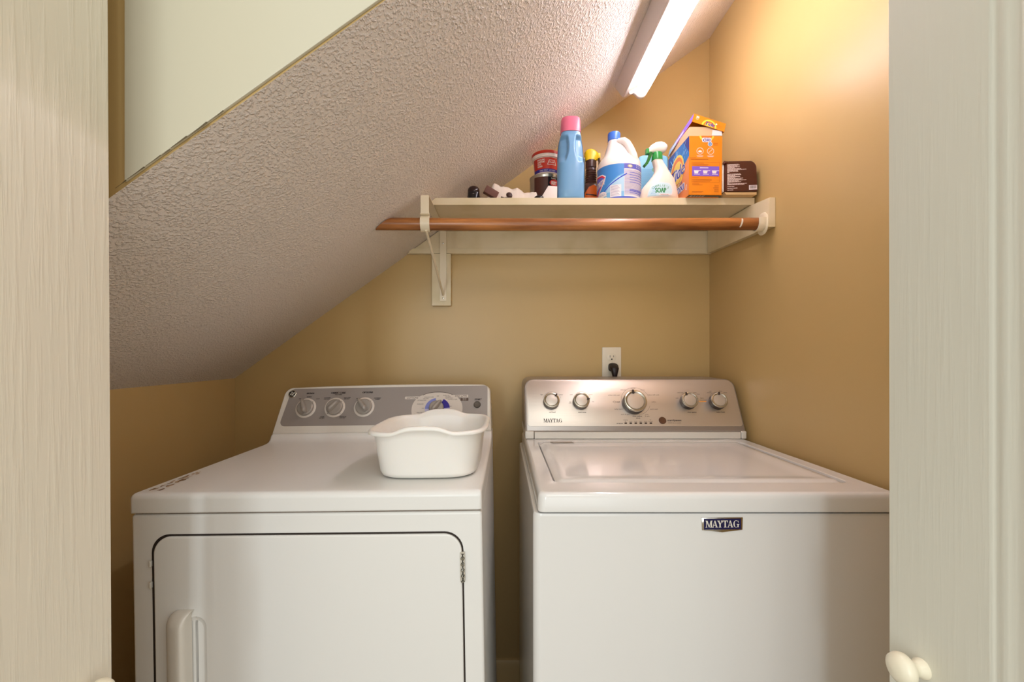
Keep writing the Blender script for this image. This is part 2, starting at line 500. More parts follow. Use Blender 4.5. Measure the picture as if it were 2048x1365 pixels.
leaf(1, xr, FAR, .235, M_doorR, .552, CZ - (1338 - CY) * .552 / FPX, 'door_2', 'pale folding door with moulded panel at the right edge', -.08)

# ================================================================== DRYER
DW = .683
dry = empty('dryer', (0, 0, 0), 'white front-loading dryer on the left, with grey control panel and basin on top', 'dryer')
dry.matrix_world = Matrix.Translation((-.7045, .869, 0)) @ Matrix.Rotation(R(-.9), 4, 'Z') @ Matrix.Rotation(R(-.95), 4, 'Y')
DM = dry.matrix_world.copy()
TZ = .978
# cabinet
bm = box(0.0005, DW - .0005, .004, .60, .035, TZ - .041, .006, 3)
obj('cabinet', bm, M_en, dry, wn=True)
obj('seam', box(.006, DW - .006, .009, .59, TZ - .0425, TZ - .036), M_seam, dry)
for x, y, dz in ((.06, .06, .0), (.06, .54, .0), (DW - .06, .06, -.011), (DW - .06, .54, -.011)):
    obj('levelling_foot', lathe([(.02, dz), (.02, dz + .012), (.008, dz + .014), (.008, .04)], 16), M_black, dry, mw=Matrix.Translation((x, y, 0)))
# worktop: cross-section in (y, z) swept across, ends rounded
prof = [(.004, TZ - .0385), (0, TZ - .035), (0, TZ - .012), (.0022, TZ - .0055), (.0065, TZ - .0015), (.012, TZ), (.03, TZ + .0002), (.475, TZ), (.495, TZ + .0015), (.508, TZ + .006), (.516, TZ + .013), (.5205, TZ + .021), (.526, TZ + .0235), (.60, TZ + .0235), (.60, TZ - .0385)]
def wsec(x, ins):
    out = []
    for y, z in prof:
        yy = min(max(y, ins), .60 - ins * .3)
        zz = z - ins * (1 if z > TZ - .03 else 0)
        out.append(Vector((x, yy, zz)))
    return out
xs = [(0, .007), (.0012, .0035), (.0035, .0012), (.008, 0), (DW - .008, 0), (DW - .0035, .0012), (DW - .0012, .0035), (DW, .007)]
obj('worktop', loft([wsec(x, i) for x, i in xs]), M_en, dry, wn=True, smooth=50)
# worn enamel along the left front edge of the worktop
pr = Print(lambda u, v, h: Vector((u, v, TZ + .0004 + h)), maxe=None)
rnd = random.Random(11)
for k in range(46):
    t = rnd.random(); v = .022 + .145 * t; u = .020 + .024 * rnd.random() * (1 - .5 * t)
    l = rnd.uniform(.006, .022); w_ = rnd.uniform(.0010, .0038)
    pts = []
    for i in range(9):
        a = 2 * pi * i / 9; r = rnd.uniform(.6, 1.2)
        pts.append((u + w_ * r * math.cos(a), v + l * .5 * r * math.sin(a)))
    pr.poly(pts, M_rust if (rnd.random() < .55 and t < .85) else M_rust2, rnd.uniform(0, 2))
pr.build('worn_patch', dry)['label'] = 'rust brown worn enamel patch'
# door
dx0, dx1, dzt, dzb = .041, .646, TZ - .079, .17
def xz(bm, y): bm.transform(Matrix(((1, 0, 0, 0), (0, 0, 1, y), (0, 1, 0, 0), (0, 0, 0, 1)))); return bm
obj('door_gap', xz(prism(rrect(dx0, dx1, dzb, dzt, .036, 8), 0, .004), .0034), M_gap, dry)
hx0, hx1, hzt, hzb = .078, .149, TZ - .222, TZ - .222 - .33
px0, px1, pz0, pz1 = hx0 + .030, hx1, hzb + .016, hzt - .014
YD = -.0012
# door front with a cut-out for the grip pocket
outer = rrect(dx0 + .0062, dx1 - .003, dzb + .003, dzt - .0035, .034, 10)
inner = rrect(px0, px1, pz0, pz1, .020, 6)
tris = tessellate_polygon([[Vector((p[0], p[1], 0)) for p in outer], [Vector((p[0], p[1], 0)) for p in inner]])
allp = outer + inner
bm = bmesh.new()
insd = rrect(dx0 + .0062 + .003, dx1 - .006, dzb + .006, dzt - .0065, .031, 10)
vf = [bm.verts.new((p[0], YD, p[1])) for p in insd + inner]
for t in tris: bm.faces.new([vf[q] for q in t])
vm = [bm.verts.new((p[0] * .7 + q[0] * .3, YD + .0009, p[1] * .7 + q[1] * .3)) for p, q in zip(outer, insd)]
vo = [bm.verts.new((p[0], YD + .003, p[1])) for p in outer]
vb = [bm.verts.new((p[0], .006, p[1])) for p in outer]
no = len(outer)
for A, B in ((vf[:no], vm), (vm, vo), (vo, vb)):
    for q in range(no): bm.faces.new((A[q], A[(q + 1) % no], B[(q + 1) % no], B[q]))
ddoor = obj('door', bm, M_en, dry, wn=True, smooth=50)
pin = rrect(px0 + .006, px1 - .008, pz0 + .008, pz1 - .009, .016, 6)
hp = obj('handle', loft([[Vector((p[0], YD, p[1])) for p in inner], [Vector((p[0], YD + .0010, p[1])) for p in rrect(px0 + .001, px1 - .001, pz0 + .001, pz1 - .001, .019, 6)], [Vector((p[0], YD + .0040, p[1])) for p in pin]], cap=False), M_en, ddoor, smooth=30)
bmq = bmesh.new(); bmq.faces.new([bmq.verts.new((p[0], YD + .0040, p[1])) for p in pin]); obj('pocket', bmq, M_en, hp, smooth=0)
sec = [(0, 0), (.0, -.006), (.003, -.014), (.007, -.019), (.013, -.0225), (.020, -.0255), (.030, -.028), (.037, -.0288), (.0405, -.0275), (.0422, -.024), (.0425, -.018), (.0418, -.010), (.0412, -.002), (.0412, .002)]
def hsec(z, k, dx):
    return [Vector((hx0 + dx + x * (1 - dx / .06), YD + y * k, z)) for x, y in sec]
rings = []
for q in range(9):
    a = R(90 * q / 8); rings.append(hsec(hzb + .022 * (1 - math.cos(a)), .15 + .85 * math.sin(a), .022 * (1 - math.sin(a))))
for q in range(9):
    a = R(90 - 90 * q / 8); rings.append(hsec(hzt - .026 * (1 - math.cos(a)), .15 + .85 * math.sin(a), .022 * (1 - math.sin(a))))
g = obj('grip', loft(rings), M_plw, hp, smooth=55)
bm = bmesh.new()
box(-.0045, .0045, -.0025, .003, -.028, .028, .001, 2, bm=bm)
for k in range(5): join(bm, tube([(0.001, -.0035, -.027 + k * .0112), (0.001, -.0035, -.027 + k * .0112 + .0098)], .0040, 12))
hg = obj('hinge', bm, M_hinge, dry); hg.location = (dx1 - .002, -.001, TZ - .145); hg['label'] = 'small zinc door hinge'
for z in (TZ - .135, TZ - .176):
    obj('door_catch', box(-.002, .002, -.0015, .004, -.006, .006, .001, 2), M_plw, dry, mw=Matrix.Translation((dx0 - .001, 0, z)))
# console: housing as a wedge, front plane leaning back
c0 = Vector((0, .524, TZ + .0237))            # lower front edge in dryer space
c1 = Vector((0, .590, TZ + .0237 + .1365))
cv = (c1 - c0); CL = cv.length; cv.normalize()
cn = Vector((1, 0, 0)).cross(cv); cn = -cn if cn.y > 0 else cn
CM = frame((.002, c0.y, c0.z), (1, 0, 0), cn)           # fascia frame, in dryer space
CWD = .679
def arch(u): return .0075 * (1 - ((u / CWD - .55) / .55) ** 2)
def cons_outline(ins, rtop, top_ins):
    out = []
    n = 8
    x0, x1, y0, y1 = ins, CWD - ins, ins if ins else 0, CL - top_ins
    out += [(x0, y0), (x1, y0)]
    for i in range(n + 1):
        a = R(90 * i / n); out.append((x1 - .004 - rtop + rtop * math.cos(a), y1 - rtop + rtop * math.sin(a)))
    for i in range(1, 12):
        uu = x1 - .004 - rtop + (x0 + .012 + rtop - (x1 - .004 - rtop)) * i / 12
        out.append((uu, y1))
    for i in range(n + 1):
        a = R(90 + 90 * i / n); out.append((x0 + .012 + rtop + rtop * math.cos(a), y1 - rtop + rtop * math.sin(a)))
    return [(u_, v_ + (arch(u_) if v_ > CL * .5 else 0) * (v_ / CL)) for u_, v_ in out]
o1 = cons_outline(0, .026, 0); o2 = cons_outline(.0028, .024, .0028)
ICM = CM
def back_pt(p):
    q = ICM @ Vector((p[0], p[1], 0)); return Vector((q.x, .645, q.z - (.006 if q.z > TZ + .05 else 0)))
rings = [[CM @ Vector((p[0], p[1], 0)) for p in o2], [CM @ Vector((p[0], p[1], -.0028)) for p in o1], [back_pt(p) for p in o1]]
housing = obj('console', loft(rings), M_plw, dry, smooth=40)
fo = []
fx0, fx1, fy0, fy1 = .0165, CWD - .0115, .0235, CL - .0045
for (a, b) in rrect(fx0, fx1, fy0, fy1, [.018, .004, .010, .012], 6):
    lean = (b - fy0) / (fy1 - fy0)
    fo.append((a + (.018 * lean * (1 if a < .3 else 0)), b + arch(a) * lean))
fas = obj('control_panel', prism(fo, -.0005, .0006, 0), M_fas, housing, mw=CM)
fas['label'] = 'dark grey control panel with printed settings'
CW_ = DM @ CM
def dpos(px, py): return on_plane(px, py, CW_)
# dial plate
PL = Print()
dcx, dcy = dpos(874, 819)
_, ytop = dpos(874, 786); xr_, _ = dpos(925, 819)
rx_, ry_ = xr_ - dcx, ytop - dcy
pl = obj('dial_plate', prism([(dcx + rx_ * math.copysign(abs(math.cos(R(a))) ** .8, math.cos(R(a))), dcy + ry_ * math.copysign(abs(math.sin(R(a))) ** .9, math.sin(R(a)))) for a in range(0, 360, 8)], .0006, .0010), M_dring, fas, mw=Matrix())
pl['label'] = 'oval pale dial plate'
BK = Buckets(.0012); pr = BK.at('dial')
pr.arc(dcx, dcy, rx_ * 1.035, ry_ * 1.05, .0012, M_kb, 0, 55, 125)
rr = .0395
for a0, a1, m in ((100, 180, M_peri), (180, 235, M_lav), (5, 62, M_navy), (-55, 5, M_lav)):
    pr.arc(dcx + .001, dcy + .001, rr, rr * .92, .020, m, 1, a0, a1, 16)
for s, px, py in (('MORE DRY', 893, 791.5), ('LESS DRY', 896, 794.5), ('DAMP ONLY', 899, 797), ('WRINKLE CARE', 905, 799.5), ('OFF', 876, 793), ('WRINKLE CARE', 858, 795), ('LESS DRY', 852, 798),
                  ('OPTIMUM DRY', 844, 801.5), ('MORE DRY', 841, 809), ('OFF', 846, 817.5), ('MINUTES DRY', 842, 826), ('OFF', 901, 813.5)):
    a, b = dpos(px, py); pr.text(s, a, b, .0030, M_ink, 2)
a, b = dpos(825, 796.5); pr = BK.at('dial'); pr.poly(rrect(a - .024, a + .024, b - .0045, b + .0045, .003, 3), M_dring, 1); pr.text('COTTONS', a, b, .0058, M_ink, 3, shear=.2, width=.036)
a, b = dpos(922, 793); pr.poly(rrect(a - .023, a + .023, b - .0045, b + .0045, .001, 2), M_dring, 1); pr.text('EASY CARE', a, b + .0008, .0056, M_ink, 3, shear=.2, width=.037); pr.text('SENSOR DRY', a - .003, b - .0034, .0018, M_ink, 3)
a, b = dpos(928, 799.5); pr.rect(a - .011, a + .014, b - .0045, b + .004, M_inks, 1)
for k in range(3): pr.text('TIMED DRY', a + .0015, b + .0027 - k * .0027, .0018, M_dring, 2)
for s, px, py, h, wd in (('SIGNAL', 621.5, 787.5, .0052, .026), ('FABRIC CARE', 677, 786.5, .0060, .046), ('OPTIONS', 735.5, 785.5, .0056, .033), ('START', 956, 799.5, .0058, .0215)):
    a, b = dpos(px, py); pr = BK.at(0 if px < 640 else 1 if px < 700 else 2 if px < 800 else 3); pr.text(s, a, b, h, M_ink, 2, shear=.2, width=wd, bold=.00045)
for s, px, py, h in (('4 Heat Settings', 677, 790, .0026), ('NORMAL', 619, 794.5, .0028), ('LOUD', 636, 798.5, .0028), ('OFF', 600, 798.5, .0028),
                     ('COTTONS', 655, 796.5, .0030), ('HIGH HEAT', 654, 799, .0026), ('EASY CARE', 695, 796, .0030), ('MED HEAT', 694, 798.5, .0026), ('DELICATES', 686, 834, .0030), ('LOW HEAT', 685, 836.5, .0026),
                     ('FLUFF', 645, 834.5, .0030), ('NO HEAT', 644, 837, .0026), ('EXTENDED', 755, 797, .0030), ('TUMBLE', 755, 799.5, .0030), ('OFF', 715, 798, .0028)):
    a, b = dpos(px, py); pr = BK.at(0 if px < 640 and py < 805 else 1 if px < 700 else 2 if px < 800 else 3); pr.text(s, a, b, h, M_ink, 2, shear=.15, bold=.00022)
BK.build('lettering', fas)
# knobs with a raised bar grip
def bar_knob(px, py, ang, rb=.0262, ringr=.0325, rng=True, length=1.0):
    a, b = dpos(px, py)
    if rng:
        k0 = obj('dial_ring', lathe([(ringr, .0006), (ringr, .0022), (ringr - .0015, .0032), (rb - .001, .0032)], 40), M_dring, fas, mw=Matrix.Translation((a, b, 0)))
        for q in ((45, 135) if ang != 48 else (45, 135, 225, 315)):
            p2 = Print(base=.0034)
            p2.ell((ringr - .0045) * math.cos(R(q)), (ringr - .0045) * math.sin(R(q)), .0012, .0012, M_ink, 0, 8)
            p2.build('dot', k0)
    kb = obj('knob', lathe([(rb, .003), (rb, .006), (rb - .001, .010), (rb - .004, .0125), (0, .0135)], 40), M_gk, fas, mw=Matrix.Translation((a, b, 0)) @ Matrix.Rotation(R(ang - 90), 4, 'Z'))
    rings = []
    L0, L1 = -rb * .80, rb * 1.0 * length
    for i in range(9):
        t = i / 8; y = L0 + (L1 - L0) * t
        wd = .0085 * (1 - .35 * t) * (math.sin(pi * min(max(t * .9 + .08, 0), 1)) ** .35)
        hh = .031 - .003 * t
        if i in (0, 8): hh = .020
        rings.append([Vector((-wd, y, .010)), Vector((-wd * .85, y, hh - .003)), Vector((-wd * .4, y, hh)), Vector((wd * .4, y, hh)), Vector((wd * .85, y, hh - .003)), Vector((wd, y, .010))])
    obj('grip', loft(rings), M_gk, kb, smooth=60)
bar_knob(612, 817, 110); bar_knob(670, 816, 48); bar_knob(728.5, 815, 128, length=1.12); bar_knob(873, 817, 52, rb=.0235, rng=False, length=1.1)
a, b = dpos(954.5, 810)
obj('start_button', lathe([(.0112, .0006), (.0112, .003), (.0095, .0055), (.0085, .0055), (.0078, .0045), (0, .0042)], 28), mat('button_grey', (98, 90, 82), .3, metal=.3), fas, mw=Matrix.Translation((a, b, 0)))
a, b = dpos(585.5, 789)
bd = obj('badge', lathe([(.0125, .0006), (.0125, .003), (.0115, .004), (.0104, .0042), (.0102, .0036), (0, .0036)], 30), M_kr, fas, mw=Matrix.Translation((a, b, 0)))
pr = Print(base=.0038); pr.ell(0, 0, .0103, .0103, M_black, 0)
for q in range(4): pr.arc(.0078 * math.cos(R(q * 90 + 20)), .0078 * math.sin(R(q * 90 + 20)), .0028, .0024, .0007, M_bwh, 1, q * 90 + 60, q * 90 + 300, 8)
pr.text('GE', 0, 0, .0086, M_bwh, 2, shear=.25, width=.0118, bold=.0004)
pr.build('emblem', bd)

# ================================================================== WASHER
was = empty('washer', (.0625, .878, 0), 'white top-loading washer on the right, with brushed metal control panel', 'washing machine')
WW = .7185; WD = .72
def lw(x, y=0, z=0): return Vector((x - .0625, y - .878, z))
WZ = .978
# cabinet with rounded vertical corners
rings = []
for z, ins in ((.03, .004), (.034, 0), (WZ - .048, 0), (WZ - .042, .002), (WZ - .0395, .008)):
    rings.append([Vector((p[0], p[1], z)) for p in rrect(ins, WW - ins, .004 + ins, WD - ins, .016, 6)])
obj('cabinet', loft(rings), M_enw, was, wn=True, smooth=40)
obj('seam', box(.016, WW - .012, .012, WD - .02, WZ - .0405, WZ - .034), M_gap, was)
for x, y in ((.06, .06), (.06, .64), (WW - .06, .06), (WW - .06, .64)):
    obj('levelling_foot', lathe([(.02, 0), (.02, .012), (.008, .014), (.008, .04)], 16), M_black, was, mw=Matrix.Translation((x, y, 0)))
# deck with sunk well for the lid
ex0, ex1, ey0 = .0095, WW - .001, 0
lx0, lx1, ly0, ly1 = .113 - .0625, .735 - .0625, .9525 - .878, 1.392 - .878
out_o = [(ex0, ex1, ey0, WD, .012, WZ - .0375), (ex0 - .0005, ex1 + .0005, ey0 - .0005, WD, .014, WZ - .034), (ex0, ex1, ey0, WD, .016, WZ - .013), (ex0 + .002, ex1 - .002, ey0 + .002, WD, .016, WZ - .0055), (ex0 + .0055, ex1 - .0055, ey0 + .0055, WD, .014, WZ - .0015), (ex0 + .011, ex1 - .011, ey0 + .011, WD - .01, .012, WZ)]
rings = [[Vector((p[0], p[1], z)) for p in rrect(a, b, c, d, r, 6)] for a, b, c, d, r, z in out_o]
well = [(lx0 - .004, lx1 + .004, ly0 - .004, ly1 + .004, .022, WZ), (lx0 - .002, lx1 + .002, ly0 - .002, ly1 + .002, .021, WZ - .0015), (lx0 - .001, lx1 + .001, ly0 - .001, ly1 + .001, .02, WZ - .020)]
rings += [[Vector((p[0], p[1], z)) for p in rrect(a, b, c, d, r, 6)] for a, b, c, d, r, z in well]
bm = loft(rings, cap=False)
bm.faces.new([v for v in bm.verts][-28:])
obj('top_deck', bm, M_enw, was, wn=True, smooth=50)
# lid: gently dished, with raised finger lip at the front
NX, NY = 48, 36
bm = bmesh.new(); grid = []
for j in range(NY + 1):
    row = []
    for i in range(NX + 1):
        s, t = i / NX, j / NY
        x = lx0 + .0035 + (lx1 - lx0 - .007) * s; y = ly0 + .0025 + (ly1 - ly0 - .005) * t
        e = min(s, 1 - s) * (lx1 - lx0); e2 = min(t, 1 - t) * (ly1 - ly0)
        edge = min(e, e2)
        z = WZ - .0062 + .0072 * min(1, edge / .008) ** .5
        dish = max(0, min(1, (edge - .018) / .045)); dish = dish * dish * (3 - 2 * dish)
        z -= .0042 * dish
        lip = max(0, 1 - abs(s - .47) / .25); lip = min(1, lip * 3)
        if t < .04: z += .0012 * lip; y -= .004 * lip * (1 - t / .04)
        row.append(bm.verts.new((x, y, z)))
    grid.append(row)
for j in range(NY):
    for i in range(NX):
        bm.faces.new((grid[j][i], grid[j][i + 1], grid[j + 1][i + 1], grid[j + 1][i]))
# round the lid's corners
for v in bm.verts:
    for cx_, cy_ in ((lx0 + .02, ly0 + .02), (lx1 - .02, ly0 + .02), (lx0 + .02, ly1 - .02), (lx1 - .02, ly1 - .02)):
        dx, dy = v.co.x - cx_, v.co.y - cy_
        if (dx < 0) == (cx_ < .3) and (dy < 0) == (cy_ < .2):
            m_ = max(abs(dx), abs(dy)); l_ = math.hypot(dx, dy)
            if l_ > 1e-6: v.co.x = cx_ + dx * m_ / l_; v.co.y = cy_ + dy * m_ / l_
r = bmesh.ops.extrude_face_region(bm, geom=bm.faces[:])
for g_ in r['geom']:
    if isinstance(g_, bmesh.types.BMVert): g_.co.z = WZ - .016
lid = obj('lid', bm, M_enw, was, smooth=50)
pr = Print(); gl = mat('grey_sticker', (150, 140, 126), .5)
sx0 = .149 - .0625; sy = 1.362 - .878
pr.poly([(sx0 + .002, sy), (sx0 + .072, sy), (sx0 + .068, sy + .024), (sx0, sy + .024)], gl)
for k in range(4): pr.rect(sx0 + .008, sx0 + .03 + .008 * (k % 3), sy + .003 + k * .005, sy + .0045 + k * .005, M_bwh, 1)
st = pr.build('sticker', lid, Matrix.Translation((0, 0, WZ + .0012))); st['label'] = 'grey printed sticker'
# console
base_y, top_y = 1.432 - .878, 1.512 - .878
z0c, z1c = WZ + .0235, WZ + .188
cv = Vector((0, top_y - base_y, z1c - z0c)); WL = cv.length; cv.normalize()
cn = Vector((1, 0, 0)).cross(cv); cn = -cn if cn.y > 0 else cn
FX0 = .075 - .0625; FWd = .704
WM = frame((FX0, base_y, z0c), (1, 0, 0), cn)
lo = rrect(0, FWd, 0, WL, [.008, .008, .030, .030], 8); li = rrect(.004, FWd - .004, .004, WL - .003, [.008, .008, .028, .028], 8)
def wback(p):
    q = WM @ Vector((p[0], p[1], 0)); return Vector((q.x, .795 - .012, q.z))
rings = [[WM @ Vector((p[0], p[1], .0)) for p in li], [WM @ Vector((p[0], p[1], -.004)) for p in lo], [wback(p) for p in lo]]
wc = obj('console', loft(rings), M_rim, was, smooth=40)
wf = obj('control_panel', prism(rrect(.0075, FWd - .006, .018, WL - .0045, [.012, .010, .026, .024], 8), -.001, .0012, .0006, 2), M_steel, wc, mw=WM)
wf['label'] = 'brushed metal control panel with printed cycle names'
bs = box(FX0 + .03, FX0 + FWd - .018, base_y - .002, .80 - .02, WZ + .001, WZ + .0225, .002, 2)
obj('console_base', bs, M_plw, was, wn=True)
for a, b in ((FX0, FX0 + .0285), (FX0 + FWd - .0165, FX0 + FWd)):
    obj('end_cap', box(a, b, base_y - .004, .78, WZ + .001, WZ + .026, .004, 3), M_plw, was, wn=True)
WMW = was.matrix_world.copy(); WMW = Matrix.Translation((.0625, .878, 0)) @ WM
def wpos(px, py): return on_plane(px, py, WMW)
def round_knob(px, py, r, p, mark):
    bx = CX + (px - CX) * (1 - p * .62); by = py + p * 215
    a, b = wpos(bx, by)
    h = p
    sk = obj('knob', lathe([(r * .95, .0012), (r, .003), (r, h - .005), (r * .985, h - .002)], 48, cap=False), M_kb, wf, mw=Matrix.Translation((a, b, 0)))
    obj('knob_ring', lathe([(r * .99, h - .006), (r * 1.0, h - .002), (r * .95, h + .0005), (r * .86, h + .001), (r * .74, h - .0015), (r * .72, h - .0022)], 48, cap=False), M_kr, sk)
    obj('knob_face', lathe([(r * .735, h - .003), (r * .70, h - .0016), (r * .4, h - .0009), (0, h - .0007)], 48, cap=False), M_kn, sk)
    mk = prism(rrect(-r * .09, r * .09, r * .66, r * 1.02, r * .06, 3), h - .002, h + .0018)
    obj('pointer', mk, M_mark, sk, mw=Matrix.Rotation(R(mark), 4, 'Z'))
for px, py, r, p, mk in ((1103.5, 800, .0262, .024, -42), (1163.5, 800, .0262, .024, -82), (1271.5, 801.5, .0370, .030, 8), (1381, 799.5, .0262, .026, 25), (1440, 800, .0262, .026, -4)):
    round_knob(px, py, r, p, mk)
a, b = wpos(1324.5, 842)
obj('start_button', lathe([(.0118, .0012), (.0118, .0035), (.0105, .0048), (.0095, .0046), (0, .0052)], 32), mat('brown_button', (96, 64, 46), .25), wf, mw=Matrix.Translation((a, b, 0)))
for k in range(6):
    a, b = wpos(1251.2 + 10.05 * k, 847.3)
    obj('indicator_light', prism(rrect(-.0042, .0042, -.0022, .0022, .002, 4), .001, .0022), M_mark, wf, mw=Matrix.Translation((a, b, 0)))
BK = Buckets(.0014); pr = BK.at('brand')
a, b = wpos(1105.5, 842); a0, _ = wpos(1087, 842); a1, _ = wpos(1124, 842)
slab_word(pr, a, b, .0125, M_ink, 1, a1 - a0)
a, b = wpos(1271, 803); pr = BK.at('cycle')
pr.arc(a, b, .0475, .0475, .0006, M_inks, 0, 20, 340, 48)
for px, py in ((1104, 802), (1164, 802), (1379, 803), (1437, 803)):
    a, b = wpos(px, py); pr = BK.at('k%d' % (px // 50)); pr.arc(a, b, .031, .031, .0005, M_inks, 0, 15, 165, 20)
for s, px, py, h, m in (('soil level', 1104.5, 825, .0042, M_ink), ('wash temp', 1164, 825, .0042, M_ink), ('rinse option', 1383.5, 825, .0042, M_ink), ('water level', 1440.5, 825, .0042, M_ink),
                        ('light', 1083.5, 790, .0036, M_inks), ('heavy', 1122, 790, .0036, M_inks), ('cold', 1142, 790, .0036, M_inks), ('warm', 1181, 790, .0036, M_inks), ('tap', 1140, 804.5, .0036, M_inks), ('cold', 1140, 807, .0036, M_inks), ('hot', 1186, 804, .0036, M_inks),
                        ('normal', 1265.5, 777, .0040, M_inks), ('delicate', 1246, 780.5, .0040, M_inks), ('heavy', 1285, 780.5, .0040, M_inks), ('whites with soak', 1227.5, 791, .0040, M_inks), ('heavy with soak', 1307, 790.5, .0040, M_inks),
                        ('wash', 1236, 804.5, .0042, M_ink), ('colors', 1307, 804.5, .0040, M_inks), ('bulky items', 1237, 819, .0040, M_inks), ('quick wash', 1307.5, 819, .0040, M_inks), ('drain & spin', 1250, 829.5, .0040, M_inks), ('rinse', 1293, 829.5, .0040, M_inks), ('& spin', 1294, 833, .0040, M_inks),
                        ('clean washer', 1274.5, 833, .0042, M_ink), ('affresh', 1276, 837, .0034, M_ink), ('sensing', 1250.5, 840.5, .0034, M_inks), ('fill', 1250.5, 843.5, .0034, M_inks), ('wash', 1261, 843.5, .0034, M_inks), ('rinse', 1271, 843.5, .0034, M_inks), ('spin', 1281, 843.5, .0034, M_inks), ('done', 1291, 843.5, .0034, M_inks),
                        ('lid', 1300.5, 840.5, .0034, M_inks), ('locked', 1301, 843.5, .0034, M_inks), ('progress', 1239.5, 847.3, .0040, M_ink),
                        ('cold rinse', 1360, 786, .0036, M_inks), ('extra', 1389, 786, .0036, M_inks), ('rinse', 1396, 789, .0036, M_inks), ('cold', 1353.5, 797, .0036, M_inks), ('fabric', 1403.5, 797, .0036, M_inks),
                        ('auto', 1420, 783, .0036, M_inks), ('sensing', 1418, 786, .0036, M_inks), ('deep', 1440.5, 783, .0036, M_inks), ('water', 1450, 786, .0036, M_inks)):
    a, b = wpos(px, py); pr = BK.at('progress' if py > 839 else 'cycle' if 1200 < px < 1330 else 'k22' if px < 1130 else 'k23' if px < 1200 else 'k27' if px < 1410 else 'k28'); pr.text(s, a, b, h, m, 1, bold=.00015 if m is M_ink else 0)
a, b = wpos(1334.5, 841.2); pr = BK.at('start'); pr.text('start/pause', a, b, .0062, M_ink, 1, 'l', width=.0445, bold=.00035)
a, b = wpos(1336, 846.5); pr.text('hold 3 sec. to cancel', a, b, .0032, M_inks, 1, 'l', width=.040)
a, b = wpos(1405, 801); pr = BK.at('k27'); pr.line(a - .011, b, a + .016, b, .0006, M_inks, 1)
a, b = wpos(1405, 803.5); pr.rect(a - .011, a + .012, b - .0022, b + .0016, M_org, 1)
a, b = wpos(1229, 804.5); pr = BK.at('cycle'); pr.arc(a, b, .0042, .0042, .0006, M_inks, 1, 0, 360, 14); pr.line(a - .007, b, a + .004, b, .0006, M_inks, 1)
BK.build('lettering', wf)
# front badge
bX, bZ = .4315 - .0625, CZ - (1051 - CY) * .876 / FPX
out = [(-.0395, -.011), (0, -.0155), (.0395, -.011), (.0405, .0135), (-.0405, .0135)]
bg = obj('badge', prism(out, 0, .003, .001, 2), M_chr, was, mw=frame((bX, .0042, bZ), (math.cos(R(.5)), 0, math.sin(R(.5))), (0, -1, 0)))
bg['label'] = 'navy and silver name badge on the washer front'
pr = Print(base=.0031); pr.rect(-.036, .0365, -.0098, .0115, M_bnavy, 0); slab_word(pr, 0, .001, .0135, M_bwh, 1, .066)
pr.build('lettering', bg)

# ================================================================== BASIN on the dryer
def basin():
    root = None
    Z0 = .9885
    cxb, cyb = -.1575, 1.055
    N = 96
    def rr_ring(hx, hy, z, r, wave=0, dz=0, fl=0):
        out = []
        for i in range(N):
            a = 2 * pi * i / N
            c, s = math.cos(a), math.sin(a)
            p = 4.2
            k = (abs(c) ** p + abs(s) ** p) ** (-1 / p)
            x, y = hx * c * k, hy * s * k
            b = 0
            if wave:
                t = abs(x) / hx
                if abs(s) * 1.05 > abs(c):
                    q = max(0, 1 - (t / .52) ** 2); b = wave * q * q * (3 - 2 * q)
            out.append(Vector((x, y + (-1 if y < 0 else 1) * fl * (b / wave if wave else 0), z + b)))
        return out
    # bottom hx .108 hy .122 ; top hx .129 hy .147
    H = .103
    rings = []
    for z, hx, hy, wv in ((0, .085, .100, 0), (.0008, .098, .113, 0), (.004, .1045, .1195, 0), (.012, .1085, .1235, 0), (.05, .1135, .130, 0), (.085, .1180, .1345, .004), (.094, .1190, .1355, .009),
                         (.0965, .1255, .1430, .011), (.0935, .1290, .1465, .0115), (.0945, .1302, .1478, .0118), (.0985, .1300, .1475, .012), (.1015, .1270, .1445, .0125), (.1020, .1235, .1410, .0125),
                         (.1000, .1195, .1365, .012), (.090, .1165, .1335, .008), (.05, .1115, .128, 0), (.014, .1065, .1215, 0), (.0065, .1025, .1175, 0), (.004, .096, .111, 0), (.0035, .084, .099, 0)):
        rings.append(rr_ring(hx, hy, z, 0, wv))
    bm = loft(rings)
    o = obj('dish_basin', bm, M_basin, None, smooth=60)
    o.matrix_world = Matrix.Translation((cxb, cyb, Z0)) @ Matrix.Rotation(R(-.9), 4, 'Z') @ Matrix.Rotation(R(-.95), 4, 'Y')
    tag(o, 'white plastic dish basin with wavy rim standing on the dryer', 'basin')
basin()

# ================================================================== SHELF, CLEATS, ROD
SY = WY * 416 / 509                        # shelf front
SZ = CZ + (CY - 395.5) * SY / FPX          # shelf top
SB = SZ - .0225
sl_top, sl_bot = slope_x(SZ), slope_x(SB)
bm = prism([(sl_bot + .002, SB), (XR - .004, SB), (XR - .004, SZ), (sl_top + .002, SZ)], 0, WY - SY - .001, .0012)
bm.transform(Matrix(((1, 0, 0, 0), (0, 0, 1, SY), (0, 1, 0, 0), (0, 0, 0, 1))))
tag(obj('shelf', bm, M_shelf, None, wn=True), 'long cream painted wall shelf carrying cleaning supplies', 'shelf')
ct, cb = SB - .001, CZ + (CY - 508) * (WY - .018) / FPX
bm = prism([(slope_x(cb) + .003, cb), (XR - .001, cb), (XR - .001, ct), (slope_x(ct) + .003, ct)], 0, .018, .0012)
bm.transform(Matrix(((1, 0, 0, 0), (0, 0, 1, WY - .0185), (0, 1, 0, 0), (0, 0, 0, 1))))
box(slope_x(cb) + .012, XR - .021, WY - .0215, WY - .018, cb + .001, cb + .020, .001, 2, bm=bm)
tag(obj('back_cleat', bm, M_shelf, None, wn=True), 'long cream support board under the shelf along the back wall', 'support board')
